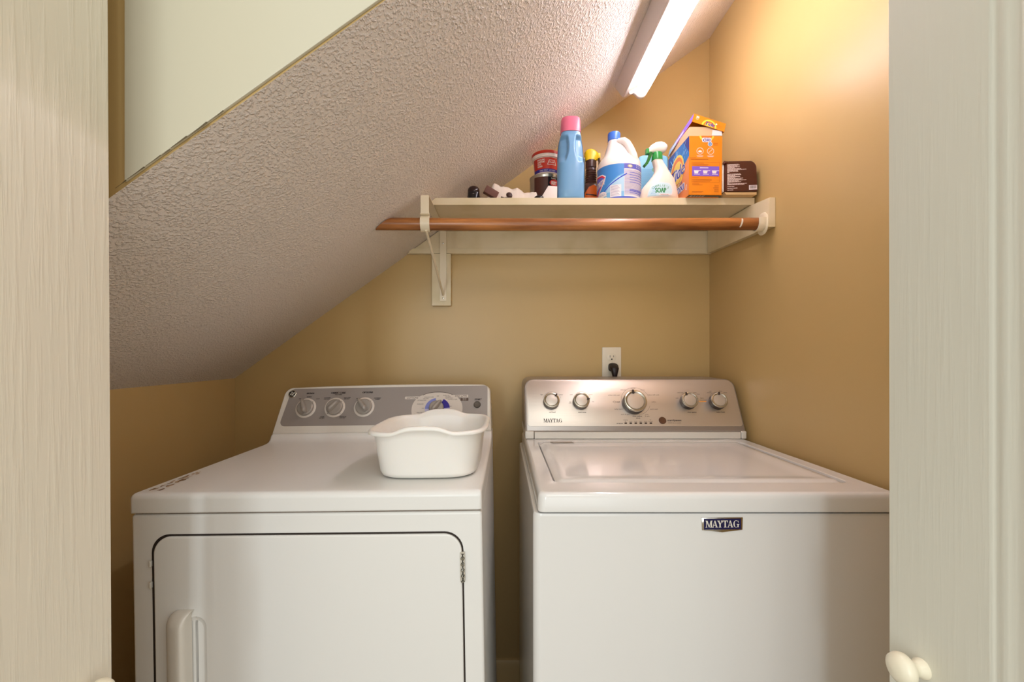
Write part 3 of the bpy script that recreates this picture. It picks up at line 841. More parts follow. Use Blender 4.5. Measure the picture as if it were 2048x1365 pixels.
ye = 1.305
bm = prism([(ye, 1.6185 + .0), (WY - .0225, cb + .001), (WY - .0225, ct - .0005), (SY, ct - .0015), (ye, ct - .011)], 0, .018, .001)
bm.transform(Matrix(((0, 0, 1, XR - .0185), (1, 0, 0, 0), (0, 1, 0, 0), (0, 0, 0, 1))))
tag(obj('side_cleat', bm, M_shelf, None, wn=True), 'short cream support board under the shelf end on the right wall', 'support board')
RY, RZ, RR = 1.335, CZ + (CY - 448.3) * 1.335 / FPX, .0182
# rod, mitred at its left end along the slope
rings = []
n = 36
for k, X in ((0, None), (1, XR - .036)):
    rg = []
    for i in range(n):
        a = 2 * pi * i / n; y, z = RY + RR * math.cos(a), RZ + RR * math.sin(a)
        rg.append(Vector((slope_x(z) + .003 if X is None else X, y, z)))
    rings.append(rg)
mid = []
for t in [i / 24 for i in range(25)]: mid.append([rings[0][i].lerp(rings[1][i], t) + Vector((0, 0, -.0022 * math.sin(pi * t))) for i in range(n)])
rod = obj('closet_rod', loft(mid), M_rod, None, smooth=50)
tag(rod, 'brown stained wooden closet rod hung below the shelf', 'rod')
pm = Print(lambda u, v, h: Vector((u, RY - (RR + h) * math.cos(v), RZ - .0006 + (RR + h) * math.sin(v))), maxe=.006, base=.0003)
bxm = (1477 - CX) * RY / FPX
pm.poly([(bxm - .005, -.75), (bxm - .001, -.78), (bxm + .004, .1), (bxm + .006, .75), (bxm + .002, .78), (bxm - .001, .1)], M_bwh)
pm.build('paint_mark', rod)['label'] = 'small white paint mark'
# rod socket on the side cleat
sock = empty('rod_socket', (XR - .0186, RY, RZ), 'cream cup that holds the right end of the wooden rod', 'rod holder')
fx = frame((0, 0, 0), (0, -1, 0), (-1, 0, 0))
obj('base_plate', prism(rrect(-.026, .026, -.033, .033, .024, 8), 0, .003, .0008), M_brk, sock, mw=fx)
bm = bmesh.new()
outc, inc = [], []
for i in range(25):
    a = R(175 + 190 * i / 24); outc.append((.0225 * math.cos(a), .0225 * math.sin(a))); inc.append((.0192 * math.cos(a), .0192 * math.sin(a)))
outc = [(-.0225, .014)] + outc + [(.0225, .014)]; inc = [(-.0192, .014)] + inc + [(.0192, .014)]
obj('cup', prism(outc + inc[::-1], .003, .024, .0006), M_brk, sock, mw=fx)
# painted block and metal bracket
bz0 = CZ + (CY - 612) * (WY - .02) / FPX; bx0_, bx1_ = (864 - CX) * (WY - .02) / FPX, (902 - CX) * (WY - .02) / FPX
tag(obj('bracket_block', box(bx0_, bx1_, WY - .0235, WY - .0005, bz0, cb - .0008, .0012, 2), M_shelf, None, wn=True), 'small upright cream wood block on the wall behind the shelf bracket', 'wood block')
BX = -.2235
brk = empty('shelf_bracket', (BX, WY - .024, SB - .01), 'cream metal shelf and rod bracket near the sloping ceiling', 'bracket')
def bl(x, y, z): return Vector((x, y - (WY - .024), z - (SB - .01)))
bw = .024
yb = WY - .0262
obj('wall_strip', strap([bl(.004, yb, SB - .004), bl(.004, yb, bz0 + .018)], (1, 0, 0), bw, .0025), M_brk, brk)
obj('top_arm', strap([bl(0, yb, SB - .0025), bl(0, RY - .005, SB - .0025), bl(0, RY - .022, SB - .004), bl(0, RY - .0245, SB - .012), bl(0, RY - .0235, RZ + .024)], (1, 0, 0), bw, .0025), M_brk, brk)
pts = []
for i in range(15):
    a = R(70 - 215 * i / 14); pts.append(bl(-.001, RY - (RR + .0042) * math.cos(a), RZ + .0 + (RR + .0042) * math.sin(a)))
obj('rod_hook', strap([bl(0, RY - .0235, RZ + .024)] + pts, (1, 0, 0), bw + .003, .003), M_brk, brk)
obj('brace', tube([bl(.002, RY - .012, RZ - .0215), bl(.004, yb - .0035, bz0 + .040)], .0042, 10), M_brk, brk)
for z in (bz0 + .028, SB - .05):
    obj('screw', lathe([(.0038, 0), (.003, .0022), (0, .003)], 12), M_chr, brk, mw=frame(bl(.004, yb - .0012, z), (1, 0, 0), (0, -1, 0)))

# ================================================================== OUTLET AND PLUG
ox = (1223.3 - CX) * 1.716 / FPX; oz = CZ - (695 - CY) * 1.716 / FPX - .0575
outl = empty('wall_outlet', (ox, WY, oz), 'ivory wall outlet on the back wall above the washer', 'outlet')
fz = frame((0, 0, 0), (1, 0, 0), (0, -1, 0))
plate = obj('cover_plate', prism(rrect(-.0365, .0365, -.0575, .0575, .003, 3), .0005, .0055, .0022, 3), M_ply, outl, mw=fz)
for s in (.0195, -.0195):
    rc = obj('receptacle', prism([(.0172 * math.cos(R(a)), max(-.0142, min(.0142, .0172 * math.sin(R(a))))) for a in range(0, 360, 10)], .005, .0068, .0005), M_ply, outl, mw=fz @ Matrix.Translation((0, s, 0)))
    pr = Print(base=.0069)
    pr.arc(0, 0, .0182, .0150, .0011, M_inks, -14, 0, 360, 30)
    pr.rect(-.0078, -.0058, -.001, .0075, M_gap); pr.rect(.0058, .0078, 0, .0068, M_gap); pr.ell(0, -.0078, .0027, .0027, M_gap, 0, 14); pr.rect(-.0027, .0027, -.0078, -.0056, M_gap)
    pr.build('slot', rc)
obj('screw', lathe([(.0032, 0), (.0028, .0012), (0, .0016)], 14), M_ply, outl, mw=fz @ Matrix.Translation((0, 0, .0055)))
plug = empty('power_plug', (ox + .002, WY - .007, oz - .0195), 'black three-pin power plug in the lower outlet socket', 'plug')
rings = []
for y, z, hx, hz in ((0, .000, .0135, .0145), (-.006, .001, .0175, .0165), (-.020, .000, .0180, .0155), (-.030, -.005, .0160, .0150), (-.036, -.014, .0125, .012), (-.037, -.026, .0095, .009), (-.036, -.036, .0075, .0075)):
    d = Vector((0, -1, 0)) if y > -.03 else Vector((0, -.3, -1)).normalized()
    upv = Vector((0, 0, 1)) if y > -.03 else Vector((0, -1, .3)).normalized()
    rings.append([Vector((0, y, z)) + Vector((1, 0, 0)) * hx * math.copysign(abs(math.cos(t)) ** .7, math.cos(t)) + upv * hz * math.copysign(abs(math.sin(t)) ** .7, math.sin(t)) for t in [2 * pi * i / 20 for i in range(20)]])
obj('plug_body', loft(rings), M_plug, plug)
obj('cord', tube([(0, -.036, -.034), (0, -.034, -.05), (0, -.03, -.09), (.004, -.028, -.2), (.01, -.026, -.6)], .004, 10), M_plug, plug)

# ================================================================== LIGHT FIXTURE on the slope
fe = P(1229, 172, 1.538); fe.z = cz(fe.x)
rvec = Vector((1, 0, SL)).normalized(); nvec = Vector((SL, 0, -1)).normalized()     # along the slope, and off the ceiling
LEN = .84
fix = empty('fluorescent_fixture', fe, 'white fluorescent strip light with glowing tube on the sloping ceiling', 'ceiling light')
FM = Matrix(((rvec.x, 0, nvec.x, 0), (rvec.y, -1, nvec.y, 0), (rvec.z, 0, nvec.z, 0), (0, 0, 0, 1)))   # x across, y towards the camera, z off the ceiling
hs = [(0, .001), (0, .044), (.004, .048), (.010, .050), (.062, .050), (.068, .048), (.072, .044), (.072, .001)]
bm = loft([[Vector((x, y, z)) for x, z in hs] for y in (0, LEN)])
obj('housing', bm, M_fix, fix, mw=FM, smooth=20)
obj('end_plate', prism([(p[0] * 1.0 + (.0012 if p[0] < .05 else -.0012), p[1]) for p in hs], -.0015, .0005), M_fix, fix, mw=FM @ Matrix(((1, 0, 0, 0), (0, 0, 1, 0), (0, 1, 0, 0), (0, 0, 0, 1))))
obj('ceiling_gap', box(.002, .070, .002, LEN - .002, -.001, .0025), M_gap, fix, mw=FM)
for a in (.0515,):
    for y in (.010, LEN - .022):
        obj('lamp_holder', prism([(a - .034, .049), (a + .006, .049), (a + .012, .058)] + [(a + .0195 * math.cos(R(q)), .0735 + .0195 * math.sin(R(q))) for q in range(-40, 200, 15)] + [(a - .022, .062), (a - .034, .058)], y, y + .010, .001), M_fix, fix, mw=FM @ Matrix(((1, 0, 0, 0), (0, 0, 1, 0), (0, 1, 0, 0), (0, 0, 0, 1))))
    T = FM @ Matrix.Translation((a, .018, .0735)) @ Matrix.Rotation(R(-90), 4, 'X')
    LT = LEN - .036
    tb = obj('fluorescent_tube', lathe([(.019, .040), (.019, .06), (.019, LT - .06), (.019, LT - .040)], 28, cap=False), M_tube, fix, mw=T)
    for z0_, z1_ in ((.003, .040), (LT - .003, LT - .040)):
        obj('tube_end', lathe([(.017, z0_), (.0192, z0_ + (.003 if z1_ > z0_ else -.003)), (.0192, z1_)], 28), M_tube2, tb)

exec_shelf = True
# ================================================================== THINGS ON THE SHELF
def sx(px, Y): return (px - CX) * Y / FPX
def pm(name, rgb, rough=.35, **k): return mat(name, rgb, rough, **k)
# ---- blue softener bottle with pink cap
bt = empty('detergent_bottle', (sx(1141, 1.45), 1.45, SZ), 'tall light blue bottle with a pink cap on the shelf', 'bottle')
mb = pm('blue_bottle_plastic', (116, 166, 208), .28, sss=.1)
prof_ = ((0, .034, .026), (.003, .0395, .031), (.010, .0425, .034), (.06, .0425, .034), (.11, .0425, .034), (.125, .0425, .0335), (.15, .0415, .0325), (.175, .040, .031), (.195, .037, .028), (.208, .0335, .0255), (.216, .031, .025), (.222, .030, .025))
zz = [p[0] for p in prof_[:3]] + [.03, .06, .09] + [.10 + .003 * k for k in range(40)] + [.222]
def lerp_prof(pf, z):
    for a, b in zip(pf, pf[1:]):
        if z <= b[0]:
            t = (z - a[0]) / (b[0] - a[0]); return tuple(a[i] + (b[i] - a[i]) * t for i in range(len(a)))
    return pf[-1]
rings = []
for z in zz:
    _, rx, ry = lerp_prof(prof_, z)
    rg = ring(0, 0, z, rx, ry, 140, 3.0)
    for p in rg:
        if p.y < 0:
            bot = .118 + .030 * max(0, (.022 - abs(p.x)) / .012) ** 1.5 * (1 if abs(p.x) < .022 else 0)
            hz = max(0, min(1, (z - bot) / .022)) * max(0, min(1, (.206 - z) / .010))
            hx_ = max(0, min(1, (abs(p.x) - .009 - .003 * max(0, (z - .18) / .03)) / .005))
            p.y += .0150 * hz * hx_ * hx_ * (3 - 2 * hx_)
    rings.append(rg)
obj('bottle_body', loft(rings), mb, bt, smooth=80)
obj('cap', loft([ring(0, 0, z, r, r * .86, 40, 2.6) for z, r in ((.219, .0305), (.220, .0325), (.262, .0305), (.266, .029), (.267, .024))]), pm('pink_cap', (222, 112, 140), .35), bt, smooth=40)
pr = Print(lambda u, v, h: Vector((.0395 + h, u, v)), maxe=None, base=.0032)
pr.poly(rrect(-.020, .020, .03, .14, .01), M_bwh); pr.ell(0, .10, .014, .02, pm('pink_ink', (226, 80, 140), .4), 1)
pr.build('side_label', bt)
# ---- paint can with spackling tub
can = empty('paint_can', (.152, 1.575, SZ), 'brown labelled paint can behind the blue bottle, tub stacked on it', 'paint can')
mcan = pm('can_brown_label', (78, 40, 30), .35); mrimc = pm('can_metal', (190, 184, 170), .25, metal=.9)
CR = .054; CH = .1235
obj('can_body', lathe([(CR - .002, 0), (CR, .001), (CR, .006), (CR - .001, .008), (CR - .001, CH - .008), (CR, CH - .006), (CR, CH - .001), (CR - .002, CH), (CR - .005, CH - .001), (CR - .006, CH - .004), (0, CH - .004)], 48), mrimc, can)
def cyl(r): return lambda u, v, h: Vector((math.sin(u / r) * (r + h), -math.cos(u / r) * (r + h), v))
pr = Print(cyl(CR - .001), maxe=.006, base=.0003)
pr.rect(-.045, .075, .012, CH - .011, mcan); pr.rect(.005, .06, CH - .052, CH - .011, M_black, 1); pr.text('Interior', .026, CH - .0155, .0042, M_bwh, 2, width=.02)
red = pm('red_ink', (196, 28, 26), .4)
pr.rect(-.046, -.0440, .012, CH - .011, mrimc, 1)
pr.ell(.032, .092, .021, .0125, red, 2); pr.text('KRY', .028, .092, .012, M_bwh, 3, width=.020, bold=.0006)
pr.build('label', can)
tubo = empty('spackling_tub', (.156, 1.56, SZ + CH + .0005), 'small red and white tub with a red lid, stacked on the paint can', 'tub')
mt = pm('tub_white', (232, 216, 204), .35); mr = pm('tub_red', (196, 46, 22), .3)
obj('tub_body', lathe([(.040, 0), (.0415, .001), (.0455, .052), (.0500, .053), (.0505, .063), (.048, .064), (0, .064)], 44), mt, tubo)
obj('lid', lathe([(.0505, .0635), (.0515, .0645), (.0515, .0715), (.050, .0735), (.047, .0735), (.046, .0715), (0, .0715)], 44), mr, tubo)
pr = Print(lambda u, v, h: Vector((math.sin(u / .043) * (.0416 + .0768 * v + h), -math.cos(u / .043) * (.0416 + .0768 * v + h), v)), maxe=.005, base=.0003)
pr.rect(-.058, .058, .003, .050, mr); pr.rect(-.058, .058, .003, .013, pm('tub_navy', (40, 30, 130), .4), 1)
for k, s in enumerate(('SPACKLING', 'COMPOUND', 'PASTE', 'INTERIOR')): pr.text(s, -.036, .0435 - k * .0072, .0056, M_bwh, 2, 'l', width=(.026, .026, .014, .018)[k], bold=.0002)
pr.text('HALF PINT', -.028, .008, .0042, M_bwh, 2, 'l'); pr.text('LIGHTWEIGHT', .004, .008, .0042, M_bwh, 2, 'l', width=.024)
pr.poly([(-.002, .026), (.030, .026), (.024, .042), (.004, .042)], M_bwh, 2); pr.poly([(.0004, .0275), (.0276, .0275), (.0226, .0408), (.0056, .0408)], mr, 3); pr.text('DAP', .014, .034, .006, M_bwh, 4)
pr.build('label', tubo)
# ---- small white carton with slanting left face
cw, ch_ = .050, .043
bm = prism([(-.028, 0), (.026, 0), (.026, ch_ - .002), (-.001, ch_), (-.002, ch_)], 0, .045, .0015)
bm.transform(frame((0, 0, 0), (1, 0, 0), (0, -1, 0)) @ Matrix.Translation((0, 0, -.045)))
o = obj('carton', bm, pm('white_carton', (232, 220, 214), .45)); o.location = (sx(1098, 1.42), 1.42, SZ)
tag(o, 'small white carton with a sloping side, left of the blue bottle', 'carton')
# ---- black dome (furniture cup)
bm = lathe([(.0165, 0), (.0165, .003), (.0145, .008), (.009, .012), (0, .0132)], 28)
o = obj('furniture_cup', bm, M_black); o.location = (sx(1078, 1.425), 1.425, SZ)
tag(o, 'small black dome-shaped cup at the shelf edge beside the white carton', 'cup')
# ---- black bottle cap seen end-on
o = empty('black_bottle', (sx(947.5, 1.44), 1.44, SZ), 'small black bottle with rounded cap, leftmost on the shelf', 'bottle')
obj('bottle_body', loft([ring(0, 0, z, rx, ry, 30, 2.4) for z, rx, ry in ((0, .018, .018), (.002, .0195, .0195), (.024, .0195, .0195), (.028, .018, .018))]), M_black, o)
bmx = lathe([(.0195, -.010), (.0195, .003), (.0175, .010), (.0125, .0155), (.006, .018), (0, .0185)], 28)
obj('cap', bmx, pm('dark_brown_cap', (44, 22, 20), .15), o, mw=Matrix.Translation((0, .0, .030)) @ Matrix.Rotation(R(12), 4, 'X'))
obj('band', lathe([(.0200, .0), (.0206, .001), (.0206, .003), (.0200, .004)], 28, cap=False), pm('band_gloss', (120, 104, 96), .2), o, mw=Matrix.Translation((0, 0, .012)) @ Matrix.Rotation(R(-14), 4, 'X'))
# ---- tilted brown box
o = obj('brown_box', box(-.022, .022, 0, .026, -.010, .012, .0012, 2), pm('brown_card', (104, 62, 50), .6))
o.matrix_world = Matrix.Translation((sx(983, 1.412), 1.412, SZ + .0197)) @ Matrix.Rotation(R(27), 4, 'Y') @ Matrix.Rotation(R(12), 4, 'Z')
tag(o, 'small dark brown box lying tilted on the white bag', 'box')
# ---- crumpled white bag
bm = bmesh.new(); NXb, NYb = 70, 26; g = []
prof_b = [((p_ - 972) / 106, h_) for p_, h_ in ((972, .012), (980, .050), (988, .068), (996, .064), (1003, .058), (1015, .056), (1030, .053), (1043, .044), (1050, .037), (1058, .038), (1066, .046), (1072, .043), (1078, .012))]
def pb(s):
    for (a, h), (b, h2) in zip(prof_b, prof_b[1:]):
        if s <= b:
            t = (s - a) / (b - a); t = t * t * (3 - 2 * t); return h + (h2 - h) * t
    return 0
for j in range(NYb + 1):
    row = []
    for i in range(NXb + 1):
        s, t = i / NXb, j / NYb
        x = s * .172; y = t * .064
        h = pb(s) * (1 - abs(2 * t - 1) ** 2.5)
        h += .0055 * noise.noise(Vector((x * 42, y * 42, 3))) * (h / .03) + .0015 * abs(noise.noise(Vector((x * 95, y * 60, 7)))) * min(1, h / .01)
        row.append(bm.verts.new((x, y + .008 * noise.noise(Vector((x * 20, 2, 1))), max(.0008, h))))
    g.append(row)
for j in range(NYb):
    for i in range(NXb): bm.faces.new((g[j][i], g[j][i + 1], g[j + 1][i + 1], g[j + 1][i]))
bmesh.ops.extrude_edge_only(bm, edges=[e for e in bm.edges if e.is_boundary])
vv = [v for v in bm.verts if v.is_boundary]
for v in vv: v.co.z = 0
bmesh.ops.contextual_create(bm, geom=[e for e in bm.edges if e.is_boundary])
o = obj('crumpled_bag', bm, pm('white_bag', (236, 222, 208), .5, sss=.2), smooth=80); o.location = (sx(972, 1.47), 1.444, SZ)
tag(o, 'crumpled white cloth-like bag lying on the shelf left of the paint can', 'bag')
# ---- dark little foot-shaped stopper
o = empty('drain_stopper', (sx(1016, 1.418), 1.418, SZ), 'little dark brown stopper lying before the white bag', 'stopper')
md = pm('dark_brown_rubber', (58, 34, 28), .3)
obj('disc', loft([ring(0, 0, z, rx, rx * .5, 24) for z, rx in ((0, .018), (.002, .019), (.004, .012))]), md, o, mw=Matrix.Translation((.0, .0, 0)) @ Matrix.Scale(1, 4))
obj('head', lathe([(.003, -.003), (.009, 0), (.0105, .004), (.008, .008), (0, .0095)], 20), md, o, mw=Matrix.Translation((.003, -.001, .009)) @ Matrix.Rotation(R(35), 4, 'Y') @ Matrix.Rotation(R(60), 4, 'X'))
obj('stem', tube([(-.022, 0, .006), (-.017, 0, .004), (-.010, 0, .002)], .0026, 8), md, o)

# ---- trigger sprayer shape shared by the two spray bottles (mirrored / recoloured)
def sprayer_yellow():
    Y = 1.605
    o = empty('spray_bottle', (sx(1181.5, Y), Y, SZ), 'brown and orange spray bottle with yellow trigger head beside the bleach jug', 'spray bottle')
    o.scale = (1.14, 1.14, 1.16)
    mbr = pm('brown_spray_plastic', (66, 40, 36), .3); my = pm('yellow_head', (232, 196, 20), .35)
    obj('bottle_body', loft([ring(0, 0, z, rx, ry, 36, 2.6) for z, rx, ry in ((0, .027, .022), (.004, .031, .025), (.080, .031, .025), (.092, .027, .023), (.098, .021, .019), (.102, .0155, .0155), (.105, .0180, .0180), (.109, .0152, .0152), (.112, .0178, .0178), (.116, .0150, .0150), (.119, .0176, .0176), (.123, .0148, .0148), (.126, .0174, .0174), (.130, .0146, .0146), (.133, .0170, .0170), (.137, .0144, .0144), (.140, .0166, .0166), (.148, .0145, .0145), (.16, .0142, .0142))]), mbr, o, smooth=50)
    pr = Print(lambda u, v, h: Vector((u, -.0252 - h + .010 * (abs(u) / .03) ** 3, v)), maxe=.004, base=.0004)
    pr.poly([(-.024, .008), (.026, .008), (.026, .066), (.018, .082), (.005, .090), (-.010, .084), (-.022, .066)], pm('orange_label', (226, 104, 20), .4)); pr.line(-.02, .062, .024, .056, .004, mbr, 1); pr.rect(-.012, .018, .020, .024, M_bwh, 1)
    pr.build('label', o)
    obj('collar', lathe([(.0150, .148), (.0170, .150), (.0170, .170), (.0155, .172)], 24), mbr, o)
    rg = [ring(x, 0, z, rx, .0135, 20, 2.6) for z, x, rx in ((.171, 0, .017), (.176, .001, .021), (.186, .002, .0225), (.196, .001, .021), (.202, -.001, .015), (.204, -.002, .008))]
    hd = obj('head', loft(rg), my, o, smooth=60)
    obj('nozzle', box(.018, .029, -.009, .009, .178, .194, .002, 2), my, o)
    obj('trigger', strap([(.024, 0, .182), (.027, 0, .170), (.026, 0, .158), (.022, 0, .148)], (0, 1, 0), .013, .004), mbr, o)
sprayer_yellow()
# ---- bleach jug
JY = 1.50; JX_ = sx(1237.3, JY); JR = .0715
jug = empty('bleach_jug', (JX_, JY, SZ), 'white bleach jug with blue cap and blue label', 'jug')
mj = pm('white_jug_plastic', (238, 228, 220), .3, sss=.15)
rings = [ring(cx_, 0, z, rx, ry, 48, 2.15) for z, cx_, rx, ry in ((0, 0, .060, .056), (.003, 0, .067, .062), (.010, 0, .0705, .066), (.012, 0, JR - .0005, .067), (.124, 0, JR - .0005, .067), (.130, 0, .0705, .066), (.140, .001, .0685, .063), (.150, .002, .064, .057), (.165, .003, .053, .046), (.182, -.002, .0425, .036), (.200, -.0075, .0315, .027), (.212, -.012, .0235, .021), (.220, -.0155, .0185, .0185), (.226, -.0155, .0182, .0182))]
obj('jug_body', loft(rings), mj, jug, smooth=60)
obj('handle', tube([(-.012, -.010, .206), (-.002, -.020, .211), (.010, -.027, .209), (.019, -.032, .199), (.025, -.036, .185), (.029, -.041, .170), (.034, -.041, .155), (.038, -.042, .143), (.040, -.042, .130)], [.009, .0105, .0115, .0120, .0125, .0135, .0150, .0135, .009], 18), mj, jug, smooth=70)
obj('cap', lathe([(.0190, .222), (.0205, .223), (.0205, .246), (.0190, .249), (0, .2495)], 44), pm('blue_cap', (62, 116, 214), .35), jug, mw=Matrix.Translation((-.0155, 0, -.003)))
bl1 = pm('label_blue', (60, 134, 206), .4); bl2 = pm('label_light_blue', (120, 180, 222), .4); vio = pm('label_violet', (92, 96, 190), .4); royal = pm('label_royal', (34, 64, 190), .4); lw_ = pm('label_white', (230, 222, 226), .45)
sky = pm('label_sky', (170, 206, 228), .4); gtxt = pm('label_grey_text', (150, 146, 176), .5); gold = pm('label_gold', (188, 170, 130), .5)
def jm(u, v, h):
    a = u / JR
    c, s = math.sin(a), -math.cos(a); p = 2.15
    return Vector(((JR - .0005 + h) * math.copysign(abs(c) ** (2 / p), c), (.067 + h) * math.copysign(abs(s) ** (2 / p), s), v))
pr = Print(jm, maxe=.005, base=.0005, eps=.00018)
pr.rect(-.112, .112, .008, .119, bl1)
pr.rect(.000, .112, .014, .119, lw_, 1); pr.rect(0, .112, .103, .119, vio, 2); pr.rect(-.112, .112, .008, .0135, royal, 2)
pr.poly([(-.112, .010), (0, .010), (0, .088), (-.02, .078), (-.05, .054), (-.085, .020), (-.112, .012)], bl2, 1)
pr.poly([(-.060, .030), (0, .030), (0, .082), (-.015, .078), (-.045, .056)], sky, 1.5)
for k in range(14): pr.line(-.104 + k * .008, .006 + .0058 * k + .0007 * max(0, 6 - abs(k - 7)), -.104 + (k + 1) * .008, .006 + .0058 * (k + 1) + .0007 * max(0, 6 - abs(k - 6)), .0035, royal, 2)
pr.poly([(-.043, .014), (-.008, .014), (-.008, .052), (-.043, .052)], lw_, 2)
for k in range(9): pr.rect(-.041, -.012 - .003 * (k % 3), .018 + k * .0037, .0192 + k * .0037, gtxt, 3)
pr.ell(-.076, .028, .020, .010, lw_, 3); pr.text('BLEACH', -.074, .028, .0065, gtxt, 4, width=.026)
redj = pm('label_red', (214, 34, 60), .4)
pr.poly([(-.112, .098), (-.072, .094), (-.058, .085), (-.064, .068), (-.078, .050), (-.100, .026), (-.112, .020)], lw_, 2.2)
pr.poly([(-.112, .094), (-.074, .091), (-.062, .083), (-.068, .069), (-.080, .053), (-.100, .032), (-.112, .026)], redj, 3)
pr.poly([(-.112, .089), (-.076, .086), (-.067, .080), (-.072, .069), (-.083, .055), (-.100, .040), (-.112, .034)], vio, 4)
pr.text('CLOROX', -.066, .070, .019, M_bwh, 5, 'r', width=.056, shear=.15, bold=.0008, rot=10)
for k in range(2): pr.line(-.09, .012 + .006 * k, -.055, .016 + .006 * k, .003, M_bwh, 5)
pr.ell(.018, .111, .0085, .0052, gold, 3, 18); pr.ell(.018, .111, .0055, .003, M_bwh, 4, 14)
for k in range(2):
    pr.rect(.042, .045, .1075 + k * .006, .1105 + k * .006, M_bwh, 3); pr.text('CLEANS DISINFECTS', .048, .109 + k * .006, .0035, M_bwh, 3, 'l', width=.045)
rj = random.Random(5)
y = .0985
while y > .018:
    if rj.random() < .20:
        pr.rect(.001, .016, y - .0004, y + .0006, vio, 2); pr.rect(.016, .104, y - .0010, y + .0012, vio, 2)
    else: pr.rect(.001, .06 + .045 * rj.random(), y - .0006, y + .0006, gtxt, 2)
    y -= .0026
pr.build('label', jug)
# ---- brown bottle behind the jug
o = empty('brown_bottle', (sx(1262, 1.60), 1.61, SZ), 'brown bottle mostly hidden behind the bleach jug', 'bottle')
mbb = pm('brown_glass', (132, 92, 72), .3)
obj('bottle_body', lathe([(.026, 0), (.030, .004), (.030, .17), (.027, .19), (.018, .203), (.016, .208)], 30), mbb, o)
obj('cap', lathe([(.017, .207), (.0185, .208), (.0185, .222), (.016, .2275), (0, .229)], 24), pm('brown_cap', (118, 80, 64), .4), o)
# ---- light blue carton behind the soap sprayer
o = empty('blue_carton', (sx(1305, 1.575), 1.56, SZ), 'light blue flat carton standing behind the soap spray bottle', 'carton')
lb = pm('pale_blue_card', (136, 196, 226), .45)
obj('carton_body', loft([[Vector((p[0], p[1], z)) for p in rrect(-.0515 + i, .0515 - i, 0 + i * .5, .055 - i * .5, .008, 4)] for z, i in ((0, .002), (.002, 0), (.190, 0), (.198, .003), (.202, .010))]), lb, o, wn=True)
pr = Print(lambda u, v, h: Vector((u, -h, v)), base=.0004)
lt = pm('blue_print', (96, 156, 200), .5)
rj = random.Random(9)
for k in range(26): pr.rect(-.042, .012 + .03 * rj.random(), .035 + k * .0046, .0363 + k * .0046, lt)
pr.rect(-.047, .047, .02, .028, lt, 1); pr.ell(.005, .15, .012, .009, pm('green_print', (110, 170, 150), .5), 1)
pr.build('print', o)
# ---- soap spray bottle
YS = 1.438
o = empty('spray_bottle', (sx(1318, YS), YS, SZ), 'white soap spray bottle with green trigger on the shelf', 'spray bottle')
msb = pm('soap_bottle_plastic', (240, 222, 208), .3, sss=.15); mg = pm('green_trigger', (38, 142, 62), .3); mgd = pm('deep_green', (8, 104, 30), .3); mwh = pm('head_white', (238, 228, 220), .35)
sprof = ((0, .000, .052, .026), (.002, .000, .057, .030), (.008, .0, .0590, .0325), (.020, -.0005, .058, .0322), (.039, 0, .054, .031), (.054, .004, .046, .029), (.068, .008, .038, .0265), (.080, .0085, .029, .024), (.092, .008, .0224, .0205), (.108, .0024, .0184, .0180), (.118, -.002, .0168, .0166), (.130, -.0064, .0150, .0150), (.134, -.0064, .0150, .0150))
rings = [ring(c, 0, z, rx, ry, 64, 2.5) for z, c, rx, ry in sprof]
obj('bottle_body', loft(rings), msb, o, smooth=60)
obj('collar', lathe([(.0150, .128), (.0172, .129), (.0165, .151), (.0150, .153)], 30), mg, o, mw=Matrix.Translation((-.0064, 0, 0)))
hd = [(-.024, .139, .006), (-.026, .145, .008), (-.024, .155, .0105), (-.016, .166, .0125), (-.004, .174, .0135), (.010, .1765, .0135), (.020, .173, .012), (.027, .166, .010), (.0275, .158, .009)]
hb = [(-.022, .139), (-.018, .139), (-.012, .139), (-.006, .139), (.004, .139), (.012, .139), (.019, .141), (.0245, .147), (.0272, .157)]
rg = []
for (x, z, wdt), (x2, z2) in zip(hd, hb):
    p0, p1 = Vector((x, 0, z)), Vector((x2, 0, z2)); r2 = []
    for k in range(12):
        a = 2 * pi * k / 12; mid_ = (p0 + p1) / 2; hv = (p0 - p1) / 2
        if hv.length < .001: hv = Vector((0, 0, .001))
        r2.append(mid_ + hv * math.copysign(abs(math.cos(a)) ** .7, math.cos(a)) + Vector((0, 1, 0)) * wdt * math.copysign(abs(math.sin(a)) ** .7, math.sin(a)))
    rg.append(r2)
obj('head', loft([[Vector((p.x * 1.15 - .007, p.y, p.z + .0125)) for p in q] for q in rg]), mwh, o, smooth=60)
obj('nozzle', box(-.043, -.032, -.008, .008, .149, .166, .002, 2), mg, o, wn=True)
obj('trigger', strap([(-.027, -.001, .154), (-.029, -.001, .145), (-.034, -.001, .131), (-.041, -.001, .118), (-.048, -.001, .111)], (0, 1, 0), .015, .008), mgd, o)
obj('piston', tube([(-.012, 0, .150), (-.030, 0, .143)], .004, 12), mwh, o)
def smap(u, v, h):
    _, c, rx, ry = lerp_prof(sprof, v)
    q = max(-.97, min(.97, (u - c) / rx))
    return Vector((u, -ry * (1 - abs(q) ** 2.5) ** (1 / 2.5) - h, v))
pr = Print(smap, maxe=.004, base=.0006, eps=.0002)
cl = pm('soap_label_blue', (196, 222, 232), .45); gi = pm('soap_label_green', (40, 132, 76), .45)
pr.poly([(-.046, .004), (.020, .004), (.030, .010), (.0335, .022), (.031, .038), (.022, .047), (-.002, .050), (-.022, .048), (-.036, .036), (-.044, .018)], lw_)
pr.poly([(-.044, .006), (.018, .006), (.028, .012), (.031, .022), (.0285, .037), (.020, .0445), (-.002, .0475), (-.021, .0455), (-.034, .034), (-.042, .018)], cl, 1)
for k in range(6): pr.line(-.038 + .002 * k, .010 + .004 * k, -.020, .008 + .0055 * k, .0012, bl2, 2)
